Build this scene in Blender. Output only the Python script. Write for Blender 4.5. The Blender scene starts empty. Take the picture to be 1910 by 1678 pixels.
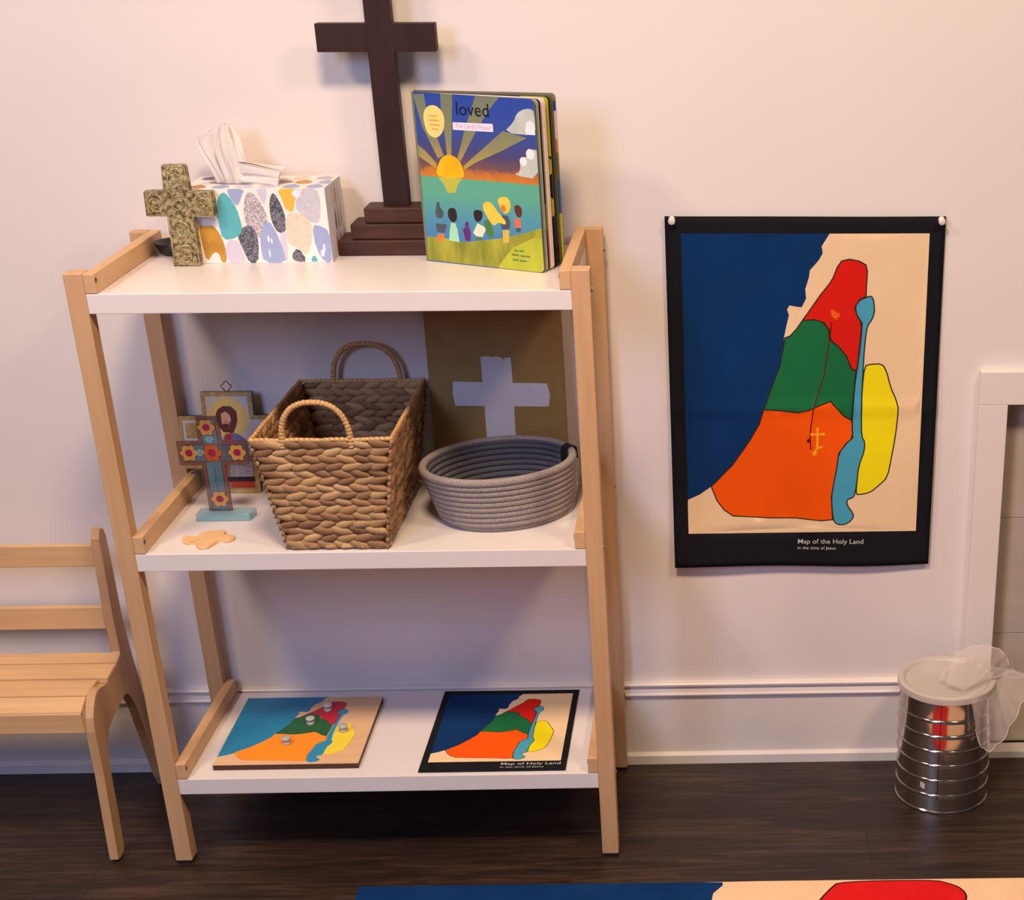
import bpy, bmesh, math, random
import numpy as np
from mathutils import Vector, Matrix, geometry, noise
random.seed(7)
PI = math.pi
scene = bpy.context.scene
C = scene.collection

# ------------------------------------------------------------------ camera
cam_data = bpy.data.cameras.new('camera')
cam = bpy.data.objects.new('camera', cam_data)
C.objects.link(cam)
scene.camera = cam
cr = Vector((0.99962203, -0.02742333, -0.00194122))
cu = Vector((0.01377261, 0.43841882, 0.89866526))
cf = Vector((0.02379332, 0.89835233, -0.4386308))
m = Matrix((cr, cu, -cf)).transposed().to_4x4()
m.translation = Vector((0.21505955, -2.45778191, 1.42680272))
cam.matrix_world = m
cam_data.sensor_fit = 'HORIZONTAL'
cam_data.sensor_width = 36
cam_data.lens = 2984.2132 * 36 / 1910
cam_data.shift_x = (955 - 1427.852) / 1910
cam_data.shift_y = (1199.79 - 839) / 1910
cam_data.clip_start = 0.05

# ------------------------------------------------------------------ light
scene.view_settings.view_transform = 'Standard'
scene.view_settings.look = 'None'
scene.view_settings.gamma = 1
scene.view_settings.use_curve_mapping = False
scene.view_settings.exposure = 0.0
world = bpy.data.worlds.new('world')
scene.world = world
world.use_nodes = True
wb = world.node_tree.nodes['Background']
wb.inputs[0].default_value = (0.66, 0.66, 0.90, 1)
wb.inputs[1].default_value = 0.085

def area(name, loc, target, size, power, color, shape='DISK', size_y=None):
    d = bpy.data.lights.new(name, 'AREA')
    d.shape = shape; d.size = size
    if size_y: d.size_y = size_y
    d.energy = power; d.color = color
    o = bpy.data.objects.new(name, d); C.objects.link(o)
    o.location = loc
    o.rotation_euler = (Vector(target) - Vector(loc)).to_track_quat('-Z', 'Y').to_euler()
    return o
area('ceiling_and_fill_light', (-1.25, -1.32, 2.32), (-1.25, -1.27, 0), 0.38, 21, (1.0, 0.76, 0.51))  # extra fill lamp, added to brighten the left end of the wall
area('ceiling_and_fill_light', (-0.05, -1.32, 2.32), (-0.05, -1.27, 0), 0.38, 36, (1.0, 0.76, 0.51))
area('ceiling_and_fill_light', (1.15, -1.32, 2.32), (1.15, -1.27, 0), 0.38, 21, (1.0, 0.74, 0.48))
area('window_light', (-1.15, -2.8, 2.00), (-0.2, 0, 0.40), 0.60, 30, (0.46, 0.585, 1.0), 'RECTANGLE', 0.95)

# ------------------------------------------------------------------ materials
def lin(c):
    return tuple((x / 255 / 12.92) if x / 255 <= 0.04045 else ((x / 255 + 0.055) / 1.055) ** 2.4 for x in c)
MATS = {}
def mat(name, col, rough=0.6, metal=0.0, col2=None, scale=(20, 20, 20), detail=4, bump=0.0, bscale=None, spec=0.5, contrast=0.0, bdist=0.001, sheen=0.0, trans=0.0, sss=0.0):
    """procedural principled material: noise between two colours plus noise bump"""
    if name in MATS: return MATS[name]
    M = bpy.data.materials.new(name); M.use_nodes = True
    N = M.node_tree.nodes; L = M.node_tree.links
    b = N['Principled BSDF']
    b.inputs['Roughness'].default_value = rough
    b.inputs['Metallic'].default_value = metal
    b.inputs['Specular IOR Level'].default_value = spec
    if sheen: b.inputs['Sheen Weight'].default_value = sheen
    if trans: b.inputs['Transmission Weight'].default_value = trans
    if sss:
        b.inputs['Subsurface Weight'].default_value = sss
        b.inputs['Subsurface Scale'].default_value = 0.01
    tc = N.new('ShaderNodeTexCoord'); mp = N.new('ShaderNodeMapping')
    mp.inputs['Scale'].default_value = scale
    L.new(tc.outputs['Object'], mp.inputs[0])
    nz = N.new('ShaderNodeTexNoise'); nz.inputs['Scale'].default_value = 1.0; nz.inputs['Detail'].default_value = detail
    L.new(mp.outputs[0], nz.inputs['Vector'])
    rp = N.new('ShaderNodeValToRGB')
    rp.color_ramp.elements[0].position = 0.3 + contrast; rp.color_ramp.elements[1].position = 0.7 - contrast
    c1 = lin(col); c2 = lin(col2 if col2 else tuple(min(255, x * 1.04) for x in col))
    rp.color_ramp.elements[0].color = (*c1, 1); rp.color_ramp.elements[1].color = (*c2, 1)
    L.new(nz.outputs[0], rp.inputs[0]); L.new(rp.outputs[0], b.inputs['Base Color'])
    if bump:
        n2 = N.new('ShaderNodeTexNoise'); n2.inputs['Detail'].default_value = 3
        m2 = N.new('ShaderNodeMapping'); m2.inputs['Scale'].default_value = bscale or scale
        L.new(tc.outputs['Object'], m2.inputs[0]); L.new(m2.outputs[0], n2.inputs['Vector']); n2.inputs['Scale'].default_value = 1
        bp = N.new('ShaderNodeBump'); bp.inputs['Strength'].default_value = bump; bp.inputs['Distance'].default_value = bdist
        L.new(n2.outputs[0], bp.inputs['Height']); L.new(bp.outputs[0], b.inputs['Normal'])
    MATS[name] = M
    return M
def alpha(M, a):
    M.node_tree.nodes['Principled BSDF'].inputs['Alpha'].default_value = a
    return M
def grad(name, stops, rough=0.35, mix=None):
    """print whose ink runs from colour to colour up the sheet (v of its own UV map), with brushy noise"""
    M = bpy.data.materials.new(name); M.use_nodes = True
    N = M.node_tree.nodes; L = M.node_tree.links; b = N['Principled BSDF']
    b.inputs['Roughness'].default_value = rough
    uv = N.new('ShaderNodeUVMap'); sp = N.new('ShaderNodeSeparateXYZ'); L.new(uv.outputs[0], sp.inputs[0])
    nz = N.new('ShaderNodeTexNoise'); nz.inputs['Scale'].default_value = 14; nz.inputs['Detail'].default_value = 5
    L.new(uv.outputs[0], nz.inputs['Vector'])
    ma = N.new('ShaderNodeMath'); ma.operation = 'MULTIPLY_ADD'; ma.inputs[1].default_value = 0.10
    L.new(nz.outputs[0], ma.inputs[0])
    sb = N.new('ShaderNodeMath'); sb.operation = 'SUBTRACT'; sb.inputs[1].default_value = 0.05
    L.new(sp.outputs[1], sb.inputs[0]); L.new(sb.outputs[0], ma.inputs[2])
    rp = N.new('ShaderNodeValToRGB'); e = rp.color_ramp.elements
    e[0].position = stops[0][0]; e[0].color = (*lin(stops[0][1]), 1)
    e[1].position = stops[-1][0]; e[1].color = (*lin(stops[-1][1]), 1)
    for p, c in stops[1:-1]:
        n = e.new(p); n.color = (*lin(c), 1)
    L.new(ma.outputs[0], rp.inputs[0]); L.new(rp.outputs[0], b.inputs['Base Color'])
    MATS[name] = M
    return M

birch = mat('birch', (198, 154, 112), 0.5, col2=(208, 166, 124), scale=(90, 90, 5), detail=5, bump=0.15, bscale=(220, 220, 12), bdist=0.0005)
birch_x = mat('birch_x', (208, 164, 118), 0.5, col2=(220, 178, 132), scale=(5, 90, 90), detail=5, bump=0.15, bscale=(12, 220, 220), bdist=0.0005)
birch_y = mat('birch_y', (205, 162, 118), 0.5, col2=(216, 174, 130), scale=(90, 5, 90), detail=5, bump=0.15, bscale=(220, 12, 220), bdist=0.0005)
ply = mat('plywood_face', (188, 146, 106), 0.5, col2=(200, 158, 116), scale=(60, 60, 8), detail=5, bump=0.1, bdist=0.0005)
white_lam = mat('white_laminate', (229, 219, 218), 0.30, col2=(231, 222, 221), scale=(6, 6, 6))
rubber = mat('black_rubber', (22, 20, 20), 0.7)
steel = mat('steel', (190, 186, 182), 0.25, 1.0)
darkmetal = mat('dark_metal', (70, 62, 55), 0.35, 1.0)

# wall paint
wall_m = mat('wall_paint', (232, 221, 218), 0.65, col2=(235, 224, 221), scale=(3, 3, 3), bump=0.12, bscale=(260, 260, 260), bdist=0.0006)
trim_m = mat('trim_paint', (236, 224, 219), 0.35, col2=(238, 227, 222), scale=(4, 4, 4), bump=0.05, bscale=(60, 60, 60))

def floor_mat():
    M = bpy.data.materials.new('dark_plank_floor'); M.use_nodes = True
    N = M.node_tree.nodes; L = M.node_tree.links; b = N['Principled BSDF']
    tc = N.new('ShaderNodeTexCoord')
    br = N.new('ShaderNodeTexBrick'); br.inputs['Scale'].default_value = 1
    br.inputs['Brick Width'].default_value = 1.22; br.inputs['Row Height'].default_value = 0.178
    br.inputs['Mortar Size'].default_value = 0.0012; br.inputs['Mortar Smooth'].default_value = 0.3
    br.inputs['Color1'].default_value = (0.42, 0.42, 0.42, 1); br.inputs['Color2'].default_value = (0.62, 0.62, 0.62, 1)
    br.inputs['Mortar'].default_value = (0.05, 0.05, 0.05, 1)
    br.offset = 0.37
    mp0 = N.new('ShaderNodeMapping'); mp0.inputs['Location'].default_value = (0.33, 0.04, 0)
    L.new(tc.outputs['Object'], mp0.inputs[0]); L.new(mp0.outputs[0], br.inputs['Vector'])
    mp = N.new('ShaderNodeMapping'); mp.inputs['Scale'].default_value = (4.5, 62, 1)
    L.new(tc.outputs['Object'], mp.inputs[0])
    nz = N.new('ShaderNodeTexNoise'); nz.inputs['Scale'].default_value = 1; nz.inputs['Detail'].default_value = 7; nz.inputs['Roughness'].default_value = 0.72
    nz.inputs['Distortion'].default_value = 1.3
    L.new(mp.outputs[0], nz.inputs['Vector'])
    mp2 = N.new('ShaderNodeMapping'); mp2.inputs['Scale'].default_value = (1.8, 9, 1)
    L.new(tc.outputs['Object'], mp2.inputs[0])
    n2 = N.new('ShaderNodeTexNoise'); n2.inputs['Scale'].default_value = 1; n2.inputs['Detail'].default_value = 4
    L.new(mp2.outputs[0], n2.inputs['Vector'])
    ad = N.new('ShaderNodeMath'); ad.operation = 'MULTIPLY_ADD'; ad.inputs[1].default_value = 0.5
    L.new(n2.outputs[0], ad.inputs[0]); L.new(nz.outputs[0], ad.inputs[2])
    rp = N.new('ShaderNodeValToRGB'); e = rp.color_ramp.elements
    e[0].position = 0.55; e[0].color = (*lin((24, 16, 13)), 1)
    e[1].position = 0.97; e[1].color = (*lin((78, 56, 45)), 1)
    k = e.new(0.74); k.color = (*lin((44, 30, 24)), 1)
    L.new(ad.outputs[0], rp.inputs[0])
    mx = N.new('ShaderNodeMix'); mx.data_type = 'RGBA'; mx.blend_type = 'MULTIPLY'; mx.inputs['Factor'].default_value = 1
    sc = N.new('ShaderNodeMix'); sc.data_type = 'RGBA'; sc.blend_type = 'ADD'; sc.inputs['Factor'].default_value = 1
    L.new(br.outputs['Color'], sc.inputs['A']); sc.inputs['B'].default_value = (0.45, 0.45, 0.45, 1)
    L.new(rp.outputs[0], mx.inputs['A']); L.new(sc.outputs['Result'], mx.inputs['B'])
    L.new(mx.outputs['Result'], b.inputs['Base Color'])
    b.inputs['Roughness'].default_value = 0.42
    bp = N.new('ShaderNodeBump'); bp.inputs['Strength'].default_value = 0.25; bp.inputs['Distance'].default_value = 0.001
    L.new(nz.outputs[0], bp.inputs['Height']); L.new(bp.outputs[0], b.inputs['Normal'])
    return M

# ------------------------------------------------------------------ object helpers
def tag(o, label=None, cat=None, group=None, kind=None):
    if label: o['label'] = label
    if cat: o['category'] = cat
    if group: o['group'] = group
    if kind: o['kind'] = kind
    return o
def thing(name, label, cat, loc, group=None):
    o = bpy.data.objects.new(name, None); C.objects.link(o)
    o.location = loc; o.empty_display_size = 0.03
    return tag(o, label, cat, group)
def wloc(o):
    v = Vector(o.location)
    return v + wloc(o.parent) if o.parent else v
def obj(name, bm, mats, parent=None, smooth=False, origin=None, auto=None):
    """links a bmesh authored in world coordinates as ONE mesh object"""
    me = bpy.data.meshes.new(name)
    bmesh.ops.recalc_face_normals(bm, faces=bm.faces)
    bm.to_mesh(me); bm.free()
    return link_mesh(name, me, mats, parent, smooth, origin, auto)
def link_mesh(name, me, mats, parent=None, smooth=False, origin=None, auto=None):
    o = bpy.data.objects.new(name, me); C.objects.link(o)
    if parent is not None:
        me.transform(Matrix.Translation(-wloc(parent))); o.parent = parent
    else:
        vs = [v.co for v in me.vertices]
        if origin is None:
            xs = [v.x for v in vs]; ys = [v.y for v in vs]; zs = [v.z for v in vs]
            origin = Vector(((min(xs) + max(xs)) / 2, (min(ys) + max(ys)) / 2, min(zs)))
        me.transform(Matrix.Translation(-Vector(origin))); o.location = origin
    for M in (mats if isinstance(mats, (list, tuple)) else [mats]): me.materials.append(M)
    if smooth:
        for p in me.polygons: p.use_smooth = True
    if auto is not None:
        for p in me.polygons: p.use_smooth = True
        me.set_sharp_from_angle(angle=math.radians(auto))
    return o
def box(bm, x0, x1, y0, y1, z0, z1, bevel=0.0, mi=0, seg=2):
    r = bmesh.ops.create_cube(bm, size=1)
    vs = r['verts']
    for v in vs:
        v.co = Vector((x0 + (v.co.x + .5) * (x1 - x0), y0 + (v.co.y + .5) * (y1 - y0), z0 + (v.co.z + .5) * (z1 - z0)))
    fs = set(f for v in vs for f in v.link_faces)
    for f in fs: f.material_index = mi
    if bevel:
        es = set(e for v in vs for e in v.link_edges)
        bmesh.ops.bevel(bm, geom=list(es), offset=bevel, segments=seg, affect='EDGES', profile=0.5)
    return vs
def prism(bm, pts, axis, a, b, bevel=0.0, mi=0, seg=2):
    """polygon pts (2-D) extruded along axis from a to b. axis 0: pts=(y,z); 1: (x,z); 2: (x,y)"""
    def P(p, t):
        return Vector((t, p[0], p[1])) if axis == 0 else Vector((p[0], t, p[1])) if axis == 1 else Vector((p[0], p[1], t))
    va = [bm.verts.new(P(p, a)) for p in pts]; vb = [bm.verts.new(P(p, b)) for p in pts]
    n = len(pts); fs = [bm.faces.new(va), bm.faces.new(list(reversed(vb)))]
    for i in range(n): fs.append(bm.faces.new((va[i], vb[i], vb[(i + 1) % n], va[(i + 1) % n])))
    for f in fs: f.material_index = mi
    if bevel:
        es = [e for f in fs[:2] for e in f.edges]
        bmesh.ops.bevel(bm, geom=list(set(es)), offset=bevel, segments=seg, affect='EDGES', profile=0.5)
def tube(bm, path, r, n=8, closed=False, mi=0, cap=True):
    """r: number or function of index; path: list of Vectors"""
    path = [Vector(p) for p in path]; m_ = len(path); rings = []
    prev = None
    for i, p in enumerate(path):
        if closed: t = path[(i + 1) % m_] - path[i - 1]
        else: t = path[min(i + 1, m_ - 1)] - path[max(i - 1, 0)]
        t.normalize()
        if prev is None:
            a = Vector((0, 0, 1)) if abs(t.z) < 0.9 else Vector((1, 0, 0))
            nx = t.cross(a).normalized()
        else:
            nx = (prev - t * prev.dot(t)).normalized()
        prev = nx; ny = t.cross(nx)
        rr = r(i) if callable(r) else r
        rings.append([bm.verts.new(p + (nx * math.cos(2 * PI * k / n) + ny * math.sin(2 * PI * k / n)) * rr) for k in range(n)])
    rng = range(m_) if closed else range(m_ - 1)
    for i in rng:
        A = rings[i]; B = rings[(i + 1) % m_]
        for k in range(n):
            f = bm.faces.new((A[k], A[(k + 1) % n], B[(k + 1) % n], B[k])); f.material_index = mi
    if not closed and cap:
        bm.faces.new(rings[0]).material_index = mi; bm.faces.new(list(reversed(rings[-1]))).material_index = mi
def lathe(bm, prof, cx, cy, n=64, mi=0, closed_profile=False):
    rings = []
    for r, z in prof:
        if r < 1e-6: rings.append([bm.verts.new((cx, cy, z))])
        else: rings.append([bm.verts.new((cx + r * math.cos(2 * PI * k / n), cy + r * math.sin(2 * PI * k / n), z)) for k in range(n)])
    for A, B in zip(rings, rings[1:]):
        for k in range(n):
            k2 = (k + 1) % n
            if len(A) == 1 and len(B) == 1: continue
            if len(A) == 1: f = bm.faces.new((A[0], B[k], B[k2]))
            elif len(B) == 1: f = bm.faces.new((A[k], A[k2], B[0]))
            else: f = bm.faces.new((A[k], A[k2], B[k2], B[k]))
            f.material_index = mi
def ell(cx, cy, rx, ry, n=16, a0=0, rot=0):
    c, s = math.cos(rot), math.sin(rot)
    o = []
    for i in range(n):
        t = a0 + 2 * PI * i / n; x = rx * math.cos(t); y = ry * math.sin(t)
        o.append((cx + c * x - s * y, cy + s * x + c * y))
    return o
def stroke(pts, w, closed=False):
    """polyline -> list of quads"""
    out = []; n = len(pts)
    for i in range(n if closed else n - 1):
        a = Vector(pts[i]); b = Vector(pts[(i + 1) % n]); d = b - a
        if d.length < 1e-7: continue
        d.normalize(); q = Vector((-d.y, d.x)) * w / 2; a2 = a - d * w * 0.4; b2 = b + d * w * 0.4
        out.append([tuple(a2 + q), tuple(b2 + q), tuple(b2 - q), tuple(a2 - q)])
    return out
def inpoly(P, poly):
    x, y = P[:, 0], P[:, 1]; r = np.zeros(len(P), bool); n = len(poly)
    for i in range(n):
        x1, y1 = poly[i]; x2, y2 = poly[(i + 1) % n]
        if y1 == y2: continue
        c = ((y1 > y) != (y2 > y)) & (x < (x2 - x1) * (y - y1) / (y2 - y1) + x1)
        r ^= c
    return r
FONT_CACHE = {}
def text_tris(s, size, bold=0.0):
    cu_ = bpy.data.curves.new('t', 'FONT'); cu_.body = s; cu_.size = size; cu_.resolution_u = 3; cu_.offset = bold
    o = bpy.data.objects.new('t', cu_); C.objects.link(o)
    dg = bpy.context.evaluated_depsgraph_get(); dg.update()
    me = bpy.data.meshes.new_from_object(o.evaluated_get(dg))
    me.calc_loop_triangles()
    V = [(v.co.x, v.co.y) for v in me.vertices]; T = [tuple(t.vertices) for t in me.loop_triangles]
    bpy.data.objects.remove(o); bpy.data.curves.remove(cu_); bpy.data.meshes.remove(me)
    return V, T
def art(name, size, boundary, layers, base, mapf, parent=None, back=None, thick=0.001, grid=(0, 0), texts=(), origin=None, smooth=False):
    """A printed sheet as ONE mesh: constrained triangulation of flat colour regions (layers, later ones on top).
    All 2-D coordinates in metres on the sheet; mapf(s, t, w) -> world point, w = depth behind the face."""
    W, H = size
    mats = [base, back or base]; idx = {base.name: 0}
    pts = []; edges = []
    def addpoly(poly):
        k = len(pts)
        for p in poly: pts.append(Vector((p[0], p[1])))
        for i in range(len(poly)): edges.append((k + i, k + (i + 1) % len(poly)))
    addpoly(boundary)
    for poly, M in layers: addpoly(poly)
    gx, gy = grid
    for i in range(1, gx):
        for j in range(1, gy):
            pts.append(Vector((W * (i + 0.13 * (j % 2)) / gx, H * j / gy)))
    r = geometry.delaunay_2d_cdt(pts, edges, [], 0, 1e-7)
    V = np.array([(v.x, v.y) for v in r[0]]); T = np.array([t for t in r[2] if len(t) == 3])
    cen = V[T].mean(axis=1)
    keep = inpoly(cen, boundary); T = T[keep]; cen = cen[keep]
    a = V[T]; ar = np.abs((a[:, 1, 0] - a[:, 0, 0]) * (a[:, 2, 1] - a[:, 0, 1]) - (a[:, 2, 0] - a[:, 0, 0]) * (a[:, 1, 1] - a[:, 0, 1]))
    T = T[ar > 1e-12]; cen = cen[ar > 1e-12]
    mi = np.zeros(len(T), int)
    for poly, M in layers:
        if M.name not in idx:
            idx[M.name] = len(mats); mats.append(M)
        mi[inpoly(cen, poly)] = idx[M.name]
    bm = bmesh.new(); uvl = bm.loops.layers.uv.new('UVMap')
    used = sorted(set(T.flatten().tolist())); F = {}; B = {}
    for i in used:
        F[i] = bm.verts.new(mapf(V[i][0], V[i][1], 0)); B[i] = bm.verts.new(mapf(V[i][0], V[i][1], thick))
    ec = {}
    def setuv(f, ids):
        for l, i in zip(f.loops, ids): l[uvl].uv = (V[i][0] / W, V[i][1] / H)
    for t, k in zip(T, mi):
        t = [int(x) for x in t]
        p = [V[i] for i in t]
        if (p[1][0] - p[0][0]) * (p[2][1] - p[0][1]) - (p[2][0] - p[0][0]) * (p[1][1] - p[0][1]) < 0: t.reverse()
        f = bm.faces.new([F[i] for i in t]); f.material_index = int(k); setuv(f, t)
        tb = list(reversed(t)); f = bm.faces.new([B[i] for i in tb]); f.material_index = 1; setuv(f, tb)
        for i in range(3):
            e = (t[i], t[(i + 1) % 3]); ec[e] = 1
    for (i, j) in list(ec):
        if (j, i) not in ec:
            f = bm.faces.new((F[j], F[i], B[i], B[j])); f.material_index = 1
    for s, x, y, size_, M, sx in texts:
        if M.name not in idx:
            idx[M.name] = len(mats); mats.append(M)
        TV, TT = text_tris(s, size_, (0.002 if M.name == 'cloth_print_grey' else 0.001) * size_)
        if not TV: continue
        w0 = max(v[0] for v in TV)
        k = (sx / w0) if sx else 1
        vs = [bm.verts.new(mapf(x + v[0] * k, y + v[1], -0.0003)) for v in TV]
        for t in TT:
            try: f = bm.faces.new([vs[i] for i in t]); f.material_index = idx[M.name]
            except ValueError: pass
    me = bpy.data.meshes.new(name); bm.to_mesh(me); bm.free()
    return link_mesh(name, me, mats, parent, smooth, origin)
def sc(poly, W, H): return [(min(max(u, -.02), 1.02) * W, min(max(v, -.02), 1.02) * H) for u, v in poly]
def rect(x0, x1, y0, y1): return [(x0, y0), (x1, y0), (x1, y1), (x0, y1)]
def clampr(poly, x0, x1, y0, y1): return [(min(max(x, x0), x1), min(max(y, y0), y1)) for x, y in poly]
def smooth_poly(p, it=2):
    for _ in range(it):
        q = []
        for i in range(len(p)):
            a = Vector(p[i]); c = Vector(p[(i + 1) % len(p)])
            q += [tuple(a.lerp(c, .25)), tuple(a.lerp(c, .75))]
        p = q
    return p
MAP= {'sea': [(-0.019,1.017),(0.596,1.017),(0.596,1.0),(0.565,0.96),(0.57,0.939),(0.554,0.916),(0.519,0.885),(0.515,0.861),(0.501,0.826),(0.505,0.795),(0.487,0.767),(0.464,0.769),(0.437,0.773),(0.427,0.76),(0.435,0.742),(0.421,0.693),(0.415,0.668),(0.413,0.636),(0.396,0.571),(0.361,0.497),(0.33,0.431),(0.312,0.382),(0.27,0.325),(0.237,0.287),(0.195,0.241),(0.103,0.167),(0.052,0.139),(0.002,0.121),(-0.025,0.112)],'green': [(0.419,0.668),(0.44,0.674),(0.466,0.696),(0.491,0.725),(0.538,0.727),(0.575,0.718),(0.598,0.696),(0.604,0.661),(0.642,0.639),(0.675,0.607),(0.7,0.563),(0.717,0.556),(0.713,0.505),(0.704,0.389),(0.671,0.404),(0.642,0.431),(0.613,0.455),(0.567,0.442),(0.521,0.427),(0.474,0.419),(0.409,0.427),(0.33,0.432),(0.361,0.497),(0.396,0.571),(0.413,0.636)],'red': [(0.491,0.725),(0.519,0.756),(0.562,0.805),(0.597,0.84),(0.614,0.861),(0.63,0.895),(0.647,0.914),(0.678,0.92),(0.718,0.914),(0.746,0.902),(0.753,0.881),(0.751,0.833),(0.751,0.802),(0.725,0.791),(0.708,0.77),(0.714,0.742),(0.738,0.714),(0.736,0.671),(0.73,0.614),(0.723,0.563),(0.71,0.557),(0.696,0.567),(0.68,0.6),(0.651,0.632),(0.609,0.661),(0.603,0.693),(0.579,0.718),(0.538,0.727)],'orange': [(0.33,0.432),(0.409,0.427),(0.474,0.419),(0.521,0.427),(0.567,0.442),(0.613,0.455),(0.642,0.431),(0.671,0.404),(0.706,0.389),(0.712,0.329),(0.685,0.31),(0.653,0.275),(0.646,0.225),(0.634,0.171),(0.625,0.124),(0.632,0.043),(0.582,0.039),(0.524,0.044),(0.466,0.05),(0.35,0.052),(0.196,0.062),(0.157,0.084),(0.128,0.116),(0.103,0.167),(0.195,0.241),(0.237,0.287),(0.27,0.325),(0.312,0.382)],'yellow': [(0.753,0.572),(0.778,0.579),(0.828,0.58),(0.848,0.552),(0.866,0.501),(0.891,0.46),(0.903,0.427),(0.895,0.34),(0.881,0.264),(0.867,0.194),(0.835,0.167),(0.793,0.139),(0.751,0.132),(0.732,0.132),(0.734,0.171),(0.741,0.233),(0.762,0.279),(0.765,0.314),(0.75,0.333),(0.746,0.401),(0.746,0.49)],'lake': [(0.752,0.798),(0.774,0.803),(0.784,0.784),(0.788,0.749),(0.778,0.725),(0.761,0.707),(0.754,0.671),(0.749,0.6),(0.746,0.49),(0.746,0.401),(0.75,0.333),(0.765,0.314),(0.762,0.279),(0.741,0.233),(0.734,0.171),(0.727,0.132),(0.718,0.12),(0.692,0.114),(0.695,0.092),(0.72,0.068),(0.724,0.052),(0.703,0.032),(0.67,0.023),(0.64,0.032),(0.631,0.06),(0.625,0.124),(0.634,0.171),(0.646,0.225),(0.653,0.275),(0.685,0.31),(0.712,0.329),(0.707,0.389),(0.713,0.49),(0.723,0.571),(0.732,0.657),(0.737,0.711),(0.714,0.742),(0.706,0.767),(0.725,0.79)],'line': [(0.611,0.718),(0.604,0.657),(0.582,0.534),(0.561,0.483),(0.541,0.431),(0.532,0.371),(0.529,0.333),(0.532,0.291)],'dot': [(0.521,0.321)],'crossv': [(0.56,0.362),(0.56,0.302)],'crossh': [(0.536,0.343),(0.586,0.343)],'tail': [(0.552,0.287),(0.565,0.296),(0.579,0.298)],'star': [(0.547,0.277)],'flame': [(0.607,0.758),(0.616,0.762),(0.62,0.753),(0.627,0.758),(0.63,0.749),(0.644,0.748),(0.643,0.735),(0.633,0.733),(0.631,0.725),(0.621,0.732),(0.61,0.74)],'posterq': [(-0.065,1.055),(1.061,1.053),(1.06,-0.122),(-0.061,-0.122)],'txt': [(0.48,-0.045),(0.77,-0.04),(0.481,-0.065),(0.649,-0.063)],'pins': [(-0.036,1.037),(1.04,1.033)]}
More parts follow.
